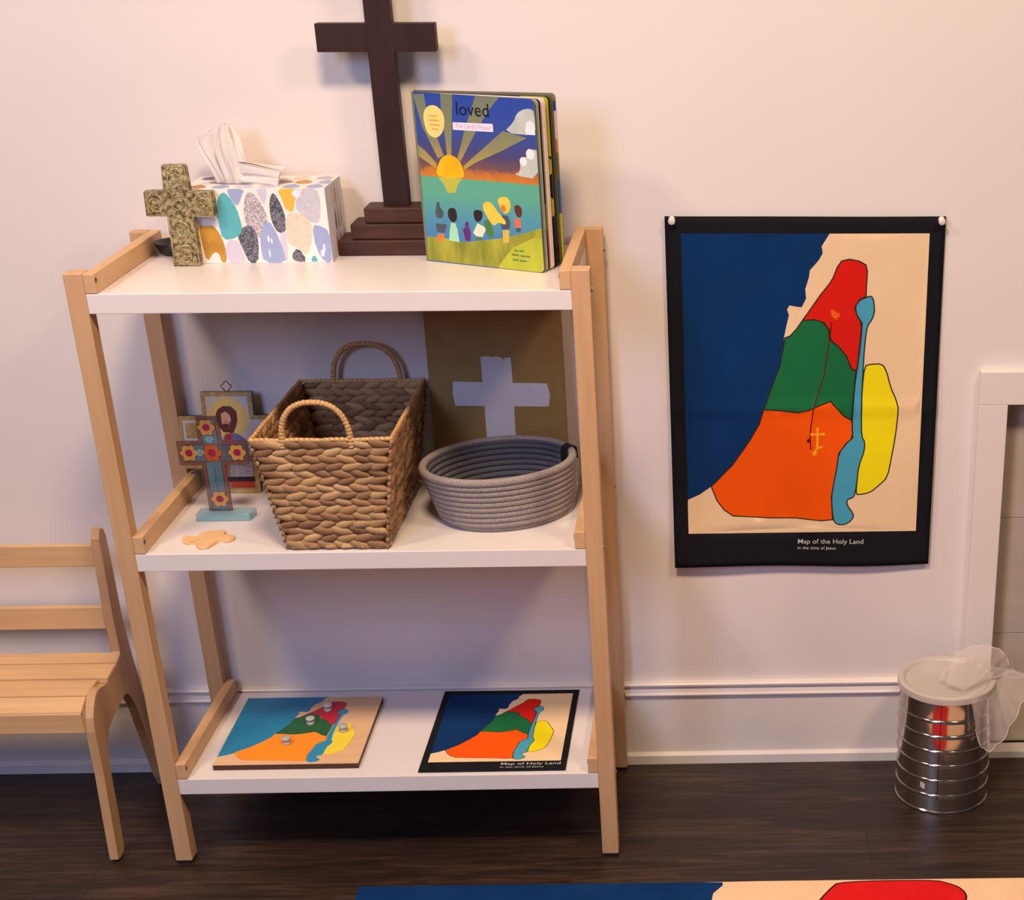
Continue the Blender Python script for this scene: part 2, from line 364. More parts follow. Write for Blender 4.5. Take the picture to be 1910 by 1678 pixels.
BOOK= {'ray1': [(-0.003,0.987),(0.095,0.993),(0.104,0.912),(0.22,0.644),(0.167,0.626),(0.056,0.804)],'ray2': [(0.235,1.006),(0.335,1.011),(0.286,0.653),(0.249,0.645),(0.243,0.757),(0.228,0.9)],'ray3': [(0.527,1.017),(0.723,1.019),(0.635,0.929),(0.505,0.792),(0.36,0.618),(0.333,0.631),(0.423,0.816)],'ray4': [(0.733,0.811),(0.926,0.78),(0.705,0.694),(0.482,0.616),(0.39,0.571),(0.378,0.59)],'ray5': [(-0.003,0.698),(0.058,0.668),(0.152,0.595),(0.147,0.563),(0.001,0.63)],'sun': [(0.141,0.516),(0.147,0.56),(0.17,0.596),(0.196,0.627),(0.227,0.644),(0.272,0.653),(0.313,0.642),(0.347,0.622),(0.368,0.594),(0.381,0.556),(0.375,0.514)],'glow': [(0.152,0.516),(0.361,0.513),(0.321,0.483),(0.292,0.43),(0.226,0.426),(0.203,0.47)],'glow2': [(0.219,0.43),(0.3,0.435),(0.268,0.418),(0.239,0.416)],'horizon': [(0.01,0.515),(0.997,0.518)],'orangeband': [(0.006,0.566),(0.146,0.551),(0.388,0.556),(0.833,0.576),(1.001,0.557)],'seal': [(0.07,0.853),(0.084,0.897),(0.117,0.923),(0.161,0.934),(0.209,0.923),(0.247,0.887),(0.252,0.844),(0.238,0.795),(0.208,0.76),(0.162,0.742),(0.113,0.754),(0.086,0.786)],'loved': [(0.352,0.951),(0.631,0.952),(0.62,0.866),(0.344,0.867)],'label': [(0.319,0.841),(0.653,0.847),(0.655,0.801),(0.317,0.798)],'cloud1': [(0.739,0.802),(0.831,0.869),(0.85,0.908),(0.895,0.935),(0.959,0.948),(1.006,0.932),(0.998,0.796)],'cloud2': [(0.796,0.563),(0.856,0.587),(0.859,0.65),(0.893,0.672),(0.929,0.674),(0.932,0.703),(0.969,0.72),(1.01,0.713),(1.003,0.548)],'grass': [(0.011,0.149),(0.129,0.152),(0.347,0.137),(0.57,0.169),(0.718,0.194),(0.866,0.23),(1.013,0.266),(1.013,-0.007),(-0.01,0.004)],'h1': [(0.099,0.302),(0.114,0.328),(0.123,0.369),(0.148,0.365),(0.144,0.335),(0.174,0.317),(0.174,0.287),(0.149,0.265),(0.109,0.267)],'b1': [(0.097,0.236),(0.192,0.233),(0.17,0.18),(0.101,0.186)],'l1': [(0.106,0.171),(0.166,0.175),(0.152,0.128),(0.103,0.125)],'h2': [(0.208,0.299),(0.22,0.33),(0.254,0.34),(0.282,0.332),(0.292,0.3),(0.284,0.264),(0.252,0.247),(0.218,0.265)],'b2': [(0.23,0.245),(0.267,0.246),(0.284,0.209),(0.292,0.133),(0.201,0.137),(0.217,0.204)],'h3': [(0.351,0.249),(0.368,0.265),(0.388,0.257),(0.385,0.231),(0.352,0.229)],'b3': [(0.328,0.212),(0.352,0.229),(0.388,0.229),(0.399,0.197),(0.389,0.145),(0.348,0.145)],'h4': [(0.432,0.31),(0.439,0.335),(0.475,0.34),(0.514,0.333),(0.509,0.295),(0.48,0.266),(0.444,0.268)],'b4': [(0.461,0.259),(0.507,0.245),(0.541,0.232),(0.517,0.21),(0.495,0.178),(0.444,0.18),(0.417,0.198)],'l4': [(0.44,0.177),(0.491,0.178),(0.485,0.157),(0.441,0.157)],'g5': [(0.51,0.27),(0.556,0.293),(0.58,0.25),(0.603,0.206),(0.578,0.179),(0.542,0.182),(0.532,0.211)],'h5': [(0.514,0.36),(0.528,0.386),(0.569,0.396),(0.603,0.381),(0.635,0.344),(0.674,0.312),(0.707,0.284),(0.697,0.263),(0.641,0.279),(0.609,0.252),(0.575,0.27),(0.538,0.317)],'h6': [(0.645,0.404),(0.666,0.425),(0.71,0.433),(0.744,0.421),(0.757,0.377),(0.735,0.341),(0.697,0.328),(0.672,0.356)],'f6': [(0.668,0.381),(0.711,0.379),(0.714,0.344),(0.677,0.337)],'b6': [(0.675,0.322),(0.725,0.32),(0.745,0.277),(0.73,0.241),(0.665,0.236),(0.659,0.281)],'l6': [(0.672,0.231),(0.73,0.236),(0.717,0.159),(0.67,0.156)],'h7': [(0.778,0.374),(0.805,0.393),(0.84,0.383),(0.85,0.349),(0.832,0.313),(0.797,0.32)],'b7': [(0.777,0.304),(0.825,0.312),(0.829,0.258),(0.782,0.254)],'l7': [(0.786,0.252),(0.829,0.255),(0.823,0.23),(0.787,0.23)],'txt': [(0.759,0.112),(0.838,0.112),(0.726,0.081),(0.893,0.086),(0.729,0.043),(0.867,0.049)],'lime': [(0.625,0.02),(0.746,0.131),(0.935,0.205),(1.006,0.2),(1.006,-0.002),(0.615,-0.001)]}
TISSUE= {'teal': [(0.252,0.87),(0.292,0.944),(0.326,0.886),(0.367,0.738),(0.383,0.557),(0.385,0.457),(0.338,0.358),(0.245,0.334),(0.234,0.526),(0.23,0.69)],'blue1': [(0.327,1.008),(0.443,1.007),(0.407,0.869),(0.378,0.77),(0.349,0.837),(0.326,0.935)],'greyA': [(0.435,0.835),(0.459,0.933),(0.494,0.932),(0.537,0.818),(0.569,0.67),(0.568,0.537),(0.511,0.339),(0.474,0.423),(0.428,0.507),(0.418,0.671)],'lav': [(0.525,1.006),(0.594,1.005),(0.59,0.899),(0.569,0.785),(0.541,0.867)],'dark1': [(0.621,0.898),(0.648,0.93),(0.682,0.783),(0.703,0.602),(0.697,0.452),(0.642,0.412),(0.608,0.537),(0.6,0.735)],'ochT': [(0.671,1.004),(0.817,1.002),(0.807,0.912),(0.78,0.83),(0.761,0.684),(0.712,0.733),(0.702,0.832)],'greyB': [(0.784,0.766),(0.825,0.929),(0.869,1.01),(0.938,1.0),(0.961,0.829),(0.938,0.549),(0.874,0.558),(0.812,0.667)],'peach': [(0.707,0.651),(0.819,0.65),(0.88,0.516),(0.868,0.333),(0.826,0.099),(0.764,0.218),(0.698,0.27)],'blue2': [(0.887,0.5),(0.947,0.483),(0.996,0.415),(0.999,0.198),(0.992,0.012),(0.943,0.013),(0.894,0.199)],'blue3': [(0.528,0.455),(0.58,0.57),(0.621,0.421),(0.651,0.22),(0.666,0.001),(0.513,0.003),(0.506,0.272)],'dark2': [(0.348,0.374),(0.419,0.507),(0.468,0.472),(0.491,0.306),(0.464,-0.005),(0.408,0.013),(0.378,0.19)],'lav2': [(0.265,0.31),(0.352,0.308),(0.372,0.107),(0.39,0.005),(0.246,0.01)],'och': [(0.09,0.511),(0.153,0.544),(0.214,0.443),(0.247,0.243),(0.243,0.024),(0.208,0.025),(0.199,0.143),(0.166,0.16),(0.112,0.026),(0.096,0.262)],'greyC': [(0.09,0.627),(0.211,0.626),(0.193,0.51),(0.09,0.511)],'och0': [(-0.118,0.514),(-0.055,0.547),(-0.011,0.447),(0.007,0.247),(-0.011,0.028),(-0.116,0.03)],'lav3': [(0.642,0.404),(0.7,0.436),(0.682,0.034),(0.664,0.034)],'zig': [(0.713,0.101),(0.764,0.21),(0.821,0.015),(0.733,0.016)],'teal2': [(0.843,0.015),(0.871,0.115),(0.9,0.014)]}
ICON= {'hair': [(0.38,0.778),(0.406,0.832),(0.467,0.864),(0.544,0.858),(0.592,0.809),(0.595,0.722),(0.567,0.646),(0.534,0.581),(0.492,0.603),(0.447,0.604),(0.409,0.648),(0.375,0.714)],'face': [(0.432,0.789),(0.481,0.81),(0.52,0.777),(0.529,0.723),(0.501,0.657),(0.466,0.647),(0.433,0.691)],'beard': [(0.444,0.691),(0.518,0.69),(0.529,0.625),(0.481,0.603),(0.447,0.637)],'halo': [(0.394,0.898),(0.543,0.917),(0.644,0.852),(0.672,0.743),(0.642,0.623),(0.581,0.591),(0.323,0.671),(0.333,0.801)],'robe': [(0.442,0.571),(0.537,0.602),(0.601,0.58),(0.681,0.513),(0.681,0.358),(0.492,0.316),(0.399,0.45)],'robe2': [(0.456,0.592),(0.524,0.592),(0.512,0.515),(0.452,0.493)],'script': [(0.477,0.293),(0.681,0.292),(0.684,0.157),(0.465,0.148)],'darkb': [(0.453,0.143),(0.669,0.14),(0.675,0.101),(0.456,0.092)],'redb': [(0.445,0.092),(0.668,0.095),(0.666,0.038),(0.447,0.035)]}
# ------------------------------------------------------------------ setting
b = bmesh.new(); box(b, -2.6, 2.4, -3.4, 0.12, -0.05, 0)
tag(obj('floor', b, floor_mat(), origin=(0, 0, 0)), 'dark brown wood plank floor', kind='structure')
b = bmesh.new()
# back wall with the fireplace opening left out of it
box(b, -2.6, 0.667, 0, 0.12, 0, 2.6); box(b, 1.62, 2.4, 0, 0.12, 0, 2.6); box(b, 0.667, 1.62, 0, 0.12, 0.651, 2.6)
tag(obj('wall_back', b, wall_m, origin=(0, 0, 0)), 'off-white painted wall', kind='structure')
BB = [(0, 0), (-.0140, 0), (-.0140, .0165), (-.0075, .0200), (-.0065, .0215), (-.0065, .1310), (-.0125, .1345), (-.0130, .1365), (-.0105, .1400), (-.0075, .1500), (-.0125, .1525), (-.0130, .1560), (-.0110, .1580), (0, .1580)]
b = bmesh.new(); prism(b, [(y, z) for y, z in BB], 0, -2.6, 0.6205)
tag(obj('baseboard_back', b, trim_m), 'tall white baseboard with moulded top edge', kind='structure')
b = bmesh.new()
box(b, 0.6205, 0.6664, -0.018, 0.0, 0, 0.651, 0.0012); box(b, 1.62, 1.666, -0.018, 0.0, 0, 0.651, 0.0012)
box(b, 0.6205, 1.666, -0.018, 0.0, 0.651, 0.7052, 0.0012)
box(b, 0.6664, 1.62, -0.012, 0.02, 0, 0.014, 0.001)
tag(obj('trim_1', b, trim_m), 'flat white surround framing the tiled opening', kind='structure')
tile_m = mat('stone_tile', (206, 192, 178), 0.3, col2=(190, 173, 158), scale=(4, 4, 7), detail=8, contrast=0.05)
vein = mat('tile_grout', (176, 162, 150), 0.8)
b = bmesh.new()
box(b, 0.668, 1.62, 0.036, 0.05, 0, 0.652, mi=1)
for (za, zb) in ((0.014, 0.2271), (0.2279, 0.4410), (0.4418, 0.650)):
    for (xa, xb) in ((0.6695, 0.9695), (0.9715, 1.27), (1.273, 1.62)):
        box(b, xa, xb, 0.026, 0.037, za, zb, 0.0008)
tag(obj('trim_2', b, [tile_m, vein]), 'beige stone tiles set back inside the white surround', kind='structure')
b = bmesh.new(); box(b, 0.6662, 0.6695, 0.001, 0.037, 0.014, 0.651); box(b, 0.6662, 1.62, 0.001, 0.037, 0.6505, 0.652)
tag(obj('trim_3', b, rubber), 'thin dark gap lining the inside of the white surround', kind='structure')

# ------------------------------------------------------------------ shelving unit
X0, X1, LW = -0.6637, 0.0370, 0.0258
YF, YR, HT = -0.3040, -0.0345, 0.9362
Z1, Z2, Z3 = 0.9089, 0.5313, 0.1545
sh = thing('shelving_unit', 'pale birch shelving unit with three white shelves against the wall', 'shelf', (-0.3133, -0.16, 0))
for lx in (X0, X1 - LW):
    for (ya, yb) in ((YF, YF + 0.026), (YR, YR + 0.0195)):
        b = bmesh.new(); box(b, lx, lx + LW, ya, yb, 0.006, HT, 0.0012)
        lg = obj('leg', b, birch, sh)
        b = bmesh.new(); box(b, lx + .001, lx + LW - .001, ya + .001, yb - .001, 0, 0.0062, 0.0015)
        obj('rubber_foot', b, rubber, lg)
        if lx > -0.3:
            for z in (Z1 - .0025, Z2 - .0025, Z3 - .005):
                zz = z if ya < -.2 else z - 0.004
                ym = (ya + yb) / 2
                b = bmesh.new()
                r = bmesh.ops.create_cone(b, cap_ends=True, segments=16, radius1=0.0042, radius2=0.003, depth=0.0025)
                for v in r['verts']: v.co = Vector((X1 + .001 + v.co.z, ym + v.co.x, zz + v.co.y))
                obj('bolt', b, steel, lg, auto=40)
for z in (Z1, Z2, Z3):
    b = bmesh.new(); box(b, X0 + LW, X1 - LW, YF + .001, -0.0160, z - 0.0272, z, 0.0010)
    obj('shelf_board', b, white_lam, sh)
    for side in (0, 1):
        xa = X0 + LW if side == 0 else X1 - LW - 0.0155
        b = bmesh.new(); box(b, xa, xa + 0.0155, YF + .0005, -0.0160, z + .0003, z + .0268, 0.0012)
        rl = obj('side_rail', b, birch_y, sh)
        b = bmesh.new()
        xs = xa + 0.0155 if side == 0 else xa
        r = bmesh.ops.create_cone(b, cap_ends=True, segments=16, radius1=0.0035, radius2=0.0035, depth=0.0012)
        for v in r['verts']: v.co = Vector((xs + v.co.z, YF + 0.0052 + v.co.x, z + .0180 + v.co.y))
        obj('barrel_nut', b, darkmetal, rl, auto=40)

# ------------------------------------------------------------------ bench (cut by the left edge of the picture)
XB = -0.757; TH = 0.014
bn = thing('slatted_bench', 'small pale wooden slatted bench beside the shelving unit, cut off by the left edge', 'bench', (-1.05, -0.17, 0))
side = [(-.1220, .4970), (-.1130, .4990), (-.1040, .4920), (-.0995, .4790), (-.1000, .4350), (-.1000, .3370), (-.0900, .2637), (-.0740, .1830), (-.0500, .0950), (-.0280, .0050), (-.0300, .0015), (-.0560, .0015),
        (-.0640, .0200), (-.0800, .0700), (-.0960, .1250), (-.1120, .1800), (-.1250, .2080), (-.1360, .2210), (-.1480, .2245), (-.1620, .2220), (-.1800, .2180), (-.2100, .2150), (-.2330, .2080), (-.2480, .1900), (-.2560, .1550), (-.2600, .0800), (-.2640, .0120), (-.2700, .0030),
        (-.2880, .0015), (-.2960, .0050), (-.2905, .0700), (-.2840, .1524), (-.2830, .2286), (-.2790, .2510), (-.2680, .2680), (-.2560, .2780), (-.2430, .2818), (-.2300, .2800), (-.2183, .2746), (-.1990, .2715), (-.1790, .2734), (-.1560, .2790), (-.1390, .2850), (-.1330, .2940), (-.1360, .3633), (-.1320, .4300), (-.1290, .4850)]
for xa in (XB - TH, XB - 0.60):
    b = bmesh.new(); prism(b, side, 0, xa, xa + TH, 0.0015)
    obj('side_panel', b, ply, bn)
XL = XB - 0.60 + TH
for (z0, z1, yy) in ((.4335, .4700, -.116), (.3270, .3660, -.120)):
    b = bmesh.new(); box(b, XL, XB - TH, yy, yy + .010, z0, z1, 0.0018)
    obj('back_slat', b, birch_x, bn)
# seat slats follow the dished top of the side panels
for (ya, za, yb, zb, xe) in ((-.1340, .2925, -.1580, .2860, XB), (-.1605, .2855, -.2030, .2815, XB), (-.2055, .2800, -.2560, .2790, XB - TH), (-.2585, .2780, -.2860, .2655, XB - TH)):
    b = bmesh.new()
    prism(b, [(ya, za), (yb, zb), (yb, zb - .0085), (ya, za - .0085)], 0, XB - 0.60 - (0.0006 if xe == XB else -TH), xe + (0.0006 if xe == XB else 0), 0.0012)
    obj('seat_slat', b, birch_x, bn)
b = bmesh.new(); box(b, XL, XB - TH, -.2880, -.2790, .2290, .2640, 0.002)
obj('front_slat', b, birch_x, bn)

# ------------------------------------------------------------------ map design shared by wall map, small map and puzzle
K = lambda n, c, **k: mat(n, c, **k)
cloth_k = dict(rough=0.85, bump=0.35, bscale=(900, 900, 900), bdist=0.0004, scale=(12, 12, 12), spec=0.2)
ink = dict(
    navy=K('cloth_black', (20, 20, 26), **cloth_k), sand=K('cloth_sand', (238, 204, 162), col2=(243, 211, 170), **cloth_k),
    sea=K('cloth_sea_blue', (0, 46, 98), col2=(2, 52, 106), **cloth_k), green=K('cloth_green', (22, 108, 62), **cloth_k),
    red=K('cloth_red', (214, 26, 14), **cloth_k), orange=K('cloth_orange', (244, 88, 0), **cloth_k),
    yellow=K('cloth_yellow', (240, 222, 16), **cloth_k), lake=K('cloth_light_blue', (72, 160, 190), **cloth_k),
    line=K('cloth_outline', (48, 38, 24), **cloth_k), dred=K('cloth_dark_red', (96, 12, 6), **cloth_k),
    gold=K('cloth_gold', (255, 170, 30), **cloth_k), text=K('cloth_print_grey', (200, 200, 195), **cloth_k))
def map_layers(W, H, ox, oy, ink, lw, symbols=True, outline=True, only=None):
    s = lambda p: [(ox + u * W, oy + v * H) for u, v in p]
    L = []
    cl = lambda p: clampr(s(p), ox, ox + W, oy, oy + H)
    L.append((rect(ox, ox + W, oy, oy + H), ink['sand'])); L.append((cl(MAP['sea']), ink['sea']))
    sm = lambda k: smooth_poly(s(MAP[k]), 1) if outline and k in ('yellow', 'lake') else s(MAP[k])
    for k in ('yellow', 'orange', 'green', 'red', 'lake'):
        if only and k not in only: continue
        L.append((sm(k), ink[k]))
    if outline:
        for k in ('yellow', 'orange', 'green', 'red', 'lake'):
            for q in stroke(sm(k), lw, True): L.append((q, ink['line']))
    if symbols:
        for q in stroke(s(MAP['line']), lw * 0.9): L.append((q, ink['dred']))
        L.append((s(ell(.523, .321, .009, .007, 8)), ink['dred']))
        for k, w in (('crossv', .0032), ('crossh', .0032), ('tail', .0032)):
            for q in stroke(s(MAP[k]), w * W / .37): L.append((q, ink['gold']))
        for (u, v) in MAP['crossv'] + MAP['crossh']: L.append((s(ell(u, v, .0075, .0055, 6)), ink['gold']))
        star = []
        for i in range(10):
            r = .016 if i % 2 == 0 else .007
            star.append((.549 + r * math.sin(i * PI / 5), .278 + r * .78 * math.cos(i * PI / 5)))
        L.append((s(star), ink['gold'])); L.append((s(MAP['flame']), K('cloth_flame', (236, 96, 20), **cloth_k)))
    return L
# wall map
PW, PH = 0.4260, 0.5725; PX, PZ = 0.1290, 0.3755
mw, mh = 0.378, 0.487; mx_, my_ = 0.0243, 0.0600
def cloth_y(s, t):
    u = s / PW; v = t / PH
    pin = math.exp(-((v - .98) / .10) ** 2)
    y = 0.0045 + 0.0030 * math.sin(u * 5.1 + v * 2.3) * (1 - v) + 0.0022 * math.sin(u * 9 - v * 6 + 1) * (1 - v * .6)
    y += 0.007 * (1 - v) ** 3 + 0.004 * math.sin(PI * u) * pin * .5
    y += 0.0028 * math.exp(-((v - .473) / .013) ** 2) 
    return max(y, 0.0015)
def wall_map(s, t, w):
    u = s / PW; v = t / PH
    return Vector((PX + s - 0.004 * (1 - v) * (u - .2), w - cloth_y(s, t) - 0.0012, PZ + t - 0.0035 * u * v + 0.002 * math.sin(u * 6) * (1 - v) ** 4))
bt = [(PW * i / 40, 0) for i in range(40)] + [(PW, PH * i / 50) for i in range(50)] + [(PW - PW * i / 40, PH) for i in range(40)] + [(0, PH - PH * i / 50) for i in range(50)]
lay = map_layers(mw, mh, mx_, my_, ink, 0.0021)
art('wall_map', (PW, PH), bt, lay, ink['navy'], wall_map, back=ink['navy'], thick=0.0008, grid=(44, 60), smooth=True,
    texts=[('Map of the Holy Land', 0.2050, 0.0395, 0.0115, ink['text'], 0.110), ('in the time of Jesus', 0.2050, 0.0295, 0.0072, ink['text'], 0.064)])
tag(bpy.data.objects['wall_map'], 'cloth map with black border and coloured regions pinned to the wall', 'map')
pin_m = mat('pin_white', (232, 222, 214), 0.3)
for i, (px, pz, lab) in enumerate(((0.1400, 0.9440, 'white push pin at the left top corner of the wall map'), (0.5478, 0.9405, 'white push pin at the right top corner of the wall map'))):
    t = thing('push_pin', lab, 'push pin', (px, -0.006, pz), 'push pins holding the wall map')
    b = bmesh.new()
    prof = [(0, -.0005), (.0046, -.0005), (.0050, .0008), (.0040, .0020), (.0028, .0032), (.0026, .0078), (.0038, .0090), (.0052, .0098), (.0054, .0110), (.0046, .0118), (0, .0120)]
    lathe(b, prof, 0, 0, 20)
    bmesh.ops.transform(b, matrix=Matrix.Translation((px, -0.0075, pz)) @ Matrix.Rotation(math.radians(90 + 8), 4, 'X'), verts=b.verts)
    obj('pin_head', b, pin_m, t, smooth=True)
    b = bmesh.new(); tube(b, [(px, -0.008, pz), (px, 0.002, pz)], 0.0006, 6); obj('pin_point', b, steel, t)

# small map lying on the bottom shelf
SW, SH = 0.2290, 0.2705
smx = -0.2690; smy = -0.2950
def small_map(s, t, w):
    v = t / SH; u = s / SW
    return Vector((smx + s + 0.001 * v, smy + t, Z3 + 0.0016 + 0.0006 * math.sin(u * 5 + 1) * math.sin(v * 4) ** 2 + (0.0010 * (1 - v) ** 6) - w))
lay = map_layers(SW - 0.0205, 0.2275, 0.0105, 0.0295, ink, 0.0011, symbols=False)
art('paper_map', (SW, SH), rect(0, SW, 0, SH), lay, ink['navy'], small_map, thick=0.0009, grid=(12, 12),
    texts=[('Map of Holy Land', 0.1255, 0.0175, 0.0100, ink['text'], 0.094), ('in the time of Jesus', 0.1255, 0.0085, 0.0062, ink['text'], 0.068)])
tag(bpy.data.objects['paper_map'], 'small black-bordered map lying flat on the bottom shelf', 'map')

# wooden puzzle map
pk = dict(rough=0.5, scale=(8, 60, 8))
pink = dict(sand=K('puzzle_wood', (222, 178, 134), col2=(230, 190, 148), **pk), sea=K('puzzle_blue', (30, 132, 178), col2=(22, 122, 168), **pk), green=K('puzzle_green', (32, 92, 52), **pk),
    red=K('puzzle_red', (186, 32, 50), **pk), orange=K('puzzle_orange', (252, 146, 26), **pk), yellow=K('puzzle_yellow', (240, 216, 60), **pk),
    lake=K('puzzle_lake', (40, 140, 186), **pk), line=K('puzzle_line', (150, 110, 70), **pk), edge=K('puzzle_edge', (70, 36, 26), **pk))
QW, QH = 0.2255, 0.2235; qx, qy = -0.5928, -0.2770
pz = thing('map_puzzle', 'wooden inset puzzle board painted as a map, left on bottom shelf', 'puzzle', (qx + QW / 2, qy + QH / 2, Z3))
zt = Z3 + 0.0092
def puz(s, t, w): return Vector((qx + s + 0.003 * (1 - t / QH), qy + t, zt - w))
lay = map_layers(QW, QH, 0, 0, pink, 0.0007, symbols=False, outline=False, only=('lake',))
art('puzzle_board', (QW, QH), rect(0, QW, 0, QH), lay, pink['sand'], puz, parent=pz, back=pink['edge'], thick=0.0090)
knob_m = mat('knob_grey', (178, 176, 176), 0.3)
for k, (kx, ky), lab in (('red', (-.4483, -.1035), 'dark red puzzle piece with grey knob, topmost region of the puzzle'), ('green', (-.4663, -.1490), 'green puzzle piece with grey knob below the red piece'),
                     ('orange', (-.4898, -.2140), 'large orange puzzle piece with grey knob at the bottom of the puzzle'), ('yellow', (-.4076, -.1760), 'yellow puzzle piece with grey knob at the right of the puzzle')):
    t = thing('puzzle_piece', lab, 'puzzle piece', (kx, ky, zt), 'knobbed pieces of the map puzzle')
    cxm = sum(p[0] for p in MAP[k]) / len(MAP[k]); cym = sum(p[1] for p in MAP[k]) / len(MAP[k])
    poly = [((cxm + (u - cxm) * .985) * QW, (cym + (v - cym) * .985) * QH) for u, v in MAP[k]]
    b = bmesh.new()
    prism(b, [(qx + s + 0.003 * (1 - v / QH), qy + v) for s, v in poly], 2, zt + .0001, zt + .0013)
    obj('piece', b, pink[k], t)
    b = bmesh.new()
    lathe(b, [(0, zt + .0012), (.0060, zt + .0012), (.0066, zt + .0022), (.0066, zt + .0055), (.0048, zt + .0068), (.0048, zt + .0082), (.0072, zt + .0094), (.0076, zt + .0115), (.0070, zt + .0132), (.0045, zt + .0140), (0, zt + .0142)], kx, ky, 24)
    obj('knob', b, knob_m, t, smooth=True)

# map rug in the foreground
rug_k = dict(rough=0.95, bump=0.5, bscale=(500, 500, 500), bdist=0.0008, scale=(14, 14, 14), spec=0.1)
rk = dict(sea=K('felt_blue', (8, 46, 96), col2=(14, 54, 106), **rug_k), sand=K('felt_sand', (238, 196, 156), col2=(244, 205, 168), **rug_k), red=K('felt_red', (212, 24, 28), col2=(222, 34, 34), **rug_k),
          line=K('felt_line', (60, 24, 20), **rug_k), green=K('felt_green', (30, 120, 76), **rug_k), orange=K('felt_orange', (246, 108, 20), **rug_k))
RW, RH = 1.16, 1.05; rx_, ry_ = -0.3600, -0.3800 - 1.05
def rugm(s, t, w):
    u = s / RW
    return Vector((rx_ + s - 0.004 * (1 - t / RH) * 0 , ry_ + t - 0.009 * u, 0.0034 + 0.0006 * math.sin(s * 22) - w))
lay = [(rect(0, .62, 0, 1.06), rk['sea']),
       ([(.5300, 1.06), (.5620, 1.049), (.5630, 1.041), (.5480, 1.020), (.5430, .980), (.5100, .930), (.5150, .860), (.4300, .780), (.4100, .640), (.3200, .500), (.1500, .280), (0, .20), (0, -.01), (1.17, -.01), (1.17, 1.06)], rk['sand'])]
redp = smooth_poly([(.7440, 1.0480), (.7300, 1.0300), (.7150, 1.0060), (.6900, .960), (.6200, .860), (.5700, .760), (.7000, .700), (.8600, .640), (.9000, .760), (.9150, .900), (.9310, .985), (.9370, 1.0060), (.9290, 1.0260), (.9140, 1.0370), (.8900, 1.0480)], 2)
grn = [(.5700, .760), (.7000, .700), (.8600, .640), (.8600, .420), (.4200, .400), (.4700, .600)]
orp = [(.8600, .420), (.4200, .400), (.1500, .140), (.3000, .060), (.7600, .080)]
for p, k in ((redp, 'red'), (grn, 'green'), (orp, 'orange')):
    lay.append((p, rk[k]))
    for q in stroke(p, .0030, True): lay.append((q, rk['line']))
lay = [(clampr(p, 0, RW, 0, RH), M_) for p, M_ in lay]
art('felt_rug', (RW, RH), [(0.0, RH)] + [(0.0, 0.0), (RW, 0.0), (RW, RH)], lay, rk['sea'], rugm, thick=0.0034, grid=(30, 24))
tag(bpy.data.objects['felt_rug'], 'large blue, sand and red felt map rug lying on the floor in front', 'rug')
# ------------------------------------------------------------------ top shelf
dkw = mat('dark_stained_wood', (42, 19, 13), 0.55, spec=0.3, col2=(54, 27, 18), scale=(60, 60, 8), detail=6, bump=0.15, bdist=0.0005)
dkx = mat('dark_stained_wood_base', (54, 30, 24), 0.55, spec=0.3, col2=(78, 48, 38), scale=(8, 60, 60), detail=6, bump=0.15, bdist=0.0005)
wc = thing('standing_cross', 'tall dark brown wooden cross standing on a stepped base', 'cross', (-.2595, -.052, Z1))
b = bmesh.new()
for i, hw in enumerate((.0870, .0670, .0460)):
    box(b, -.2595 - hw, -.2595 + hw, -.0840 + .0045 * i, -.0200 - .0030 * i, Z1 + .0002 + .0225 * i, Z1 + .0225 * (i + 1), 0.0022)
obj('stepped_base', b, dkx, wc)
b = bmesh.new(); box(b, -.2785, -.2415, -.0600, -.0400, Z1 + .0675, 1.345, 0.0008); obj('upright', b, dkw, wc)
b = bmesh.new()
box(b, -.3490, -.1822, -.0598, -.0402, 1.1885, 1.2262, 0.0008)
obj('crossbeam', b, dkw, wc)

# board book, opened a little so its pages fan out
bk = thing('board_book', 'upright board book with sunrise cover, its thick pages fanned open', 'book', (-.11, -.12, Z1))
BH = 0.2325
HX, HY = -.2105, -.1190
FA = math.atan2(-.0845, .1755); FL_ = 0.1950
pr = dict(rough=0.3)
sky = grad('print_sky', [(0.0, (210, 130, 50)), (.50, (214, 132, 46)), (.555, (196, 118, 56)), (.585, (120, 84, 84)), (.66, (78, 74, 120)), (.80, (58, 80, 162)), (1, (48, 76, 168))])
ray_m = grad('print_ray', [(0.0, (196, 168, 66)), (.56, (190, 160, 76)), (.72, (140, 140, 100)), (1, (120, 128, 108))])
seam = grad('print_water', [(0.0, (52, 118, 190)), (.18, (66, 130, 182)), (.30, (82, 152, 168)), (.42, (96, 172, 148)), (1, (104, 178, 140))])
grass_m = mat('print_grass', (122, 130, 40), 0.35, col2=(176, 172, 56), scale=(60, 60, 14), detail=6, contrast=0.02)
lime_m = mat('print_lime', (190, 192, 52), 0.35, col2=(168, 176, 50), scale=(60, 60, 14), detail=6)
P_ = lambda n, c, **k: mat('print_' + n, c, rough=0.35, scale=(40, 40, 40), **k)
dark_p = P_('black', (38, 28, 32)); char_p = P_('charcoal', (72, 82, 94)); mint_p = P_('mint', (160, 218, 182)); plum = P_('plum', (92, 38, 110))
cream = P_('cream', (226, 222, 194)); oliv = P_('olive', (74, 120, 66)); blond = P_('blond', (252, 200, 72)); skin_p = P_('coral', (236, 104, 74)); must = P_('mustard', (206, 176, 74))
brn_p = P_('brown', (92, 50, 40)); org_p = P_('orange', (236, 120, 48)); sun_p = P_('sun', (255, 196, 30), col2=(255, 176, 20)); glow_p = P_('sun_glow', (192, 188, 72))
cloud_p = P_('cloud', (206, 210, 206), col2=(186, 192, 186)); cloud_w = P_('cloud_white', (238, 234, 240)); seal_p = P_('seal', (252, 216, 130)); sealink = P_('seal_ink', (214, 160, 84))
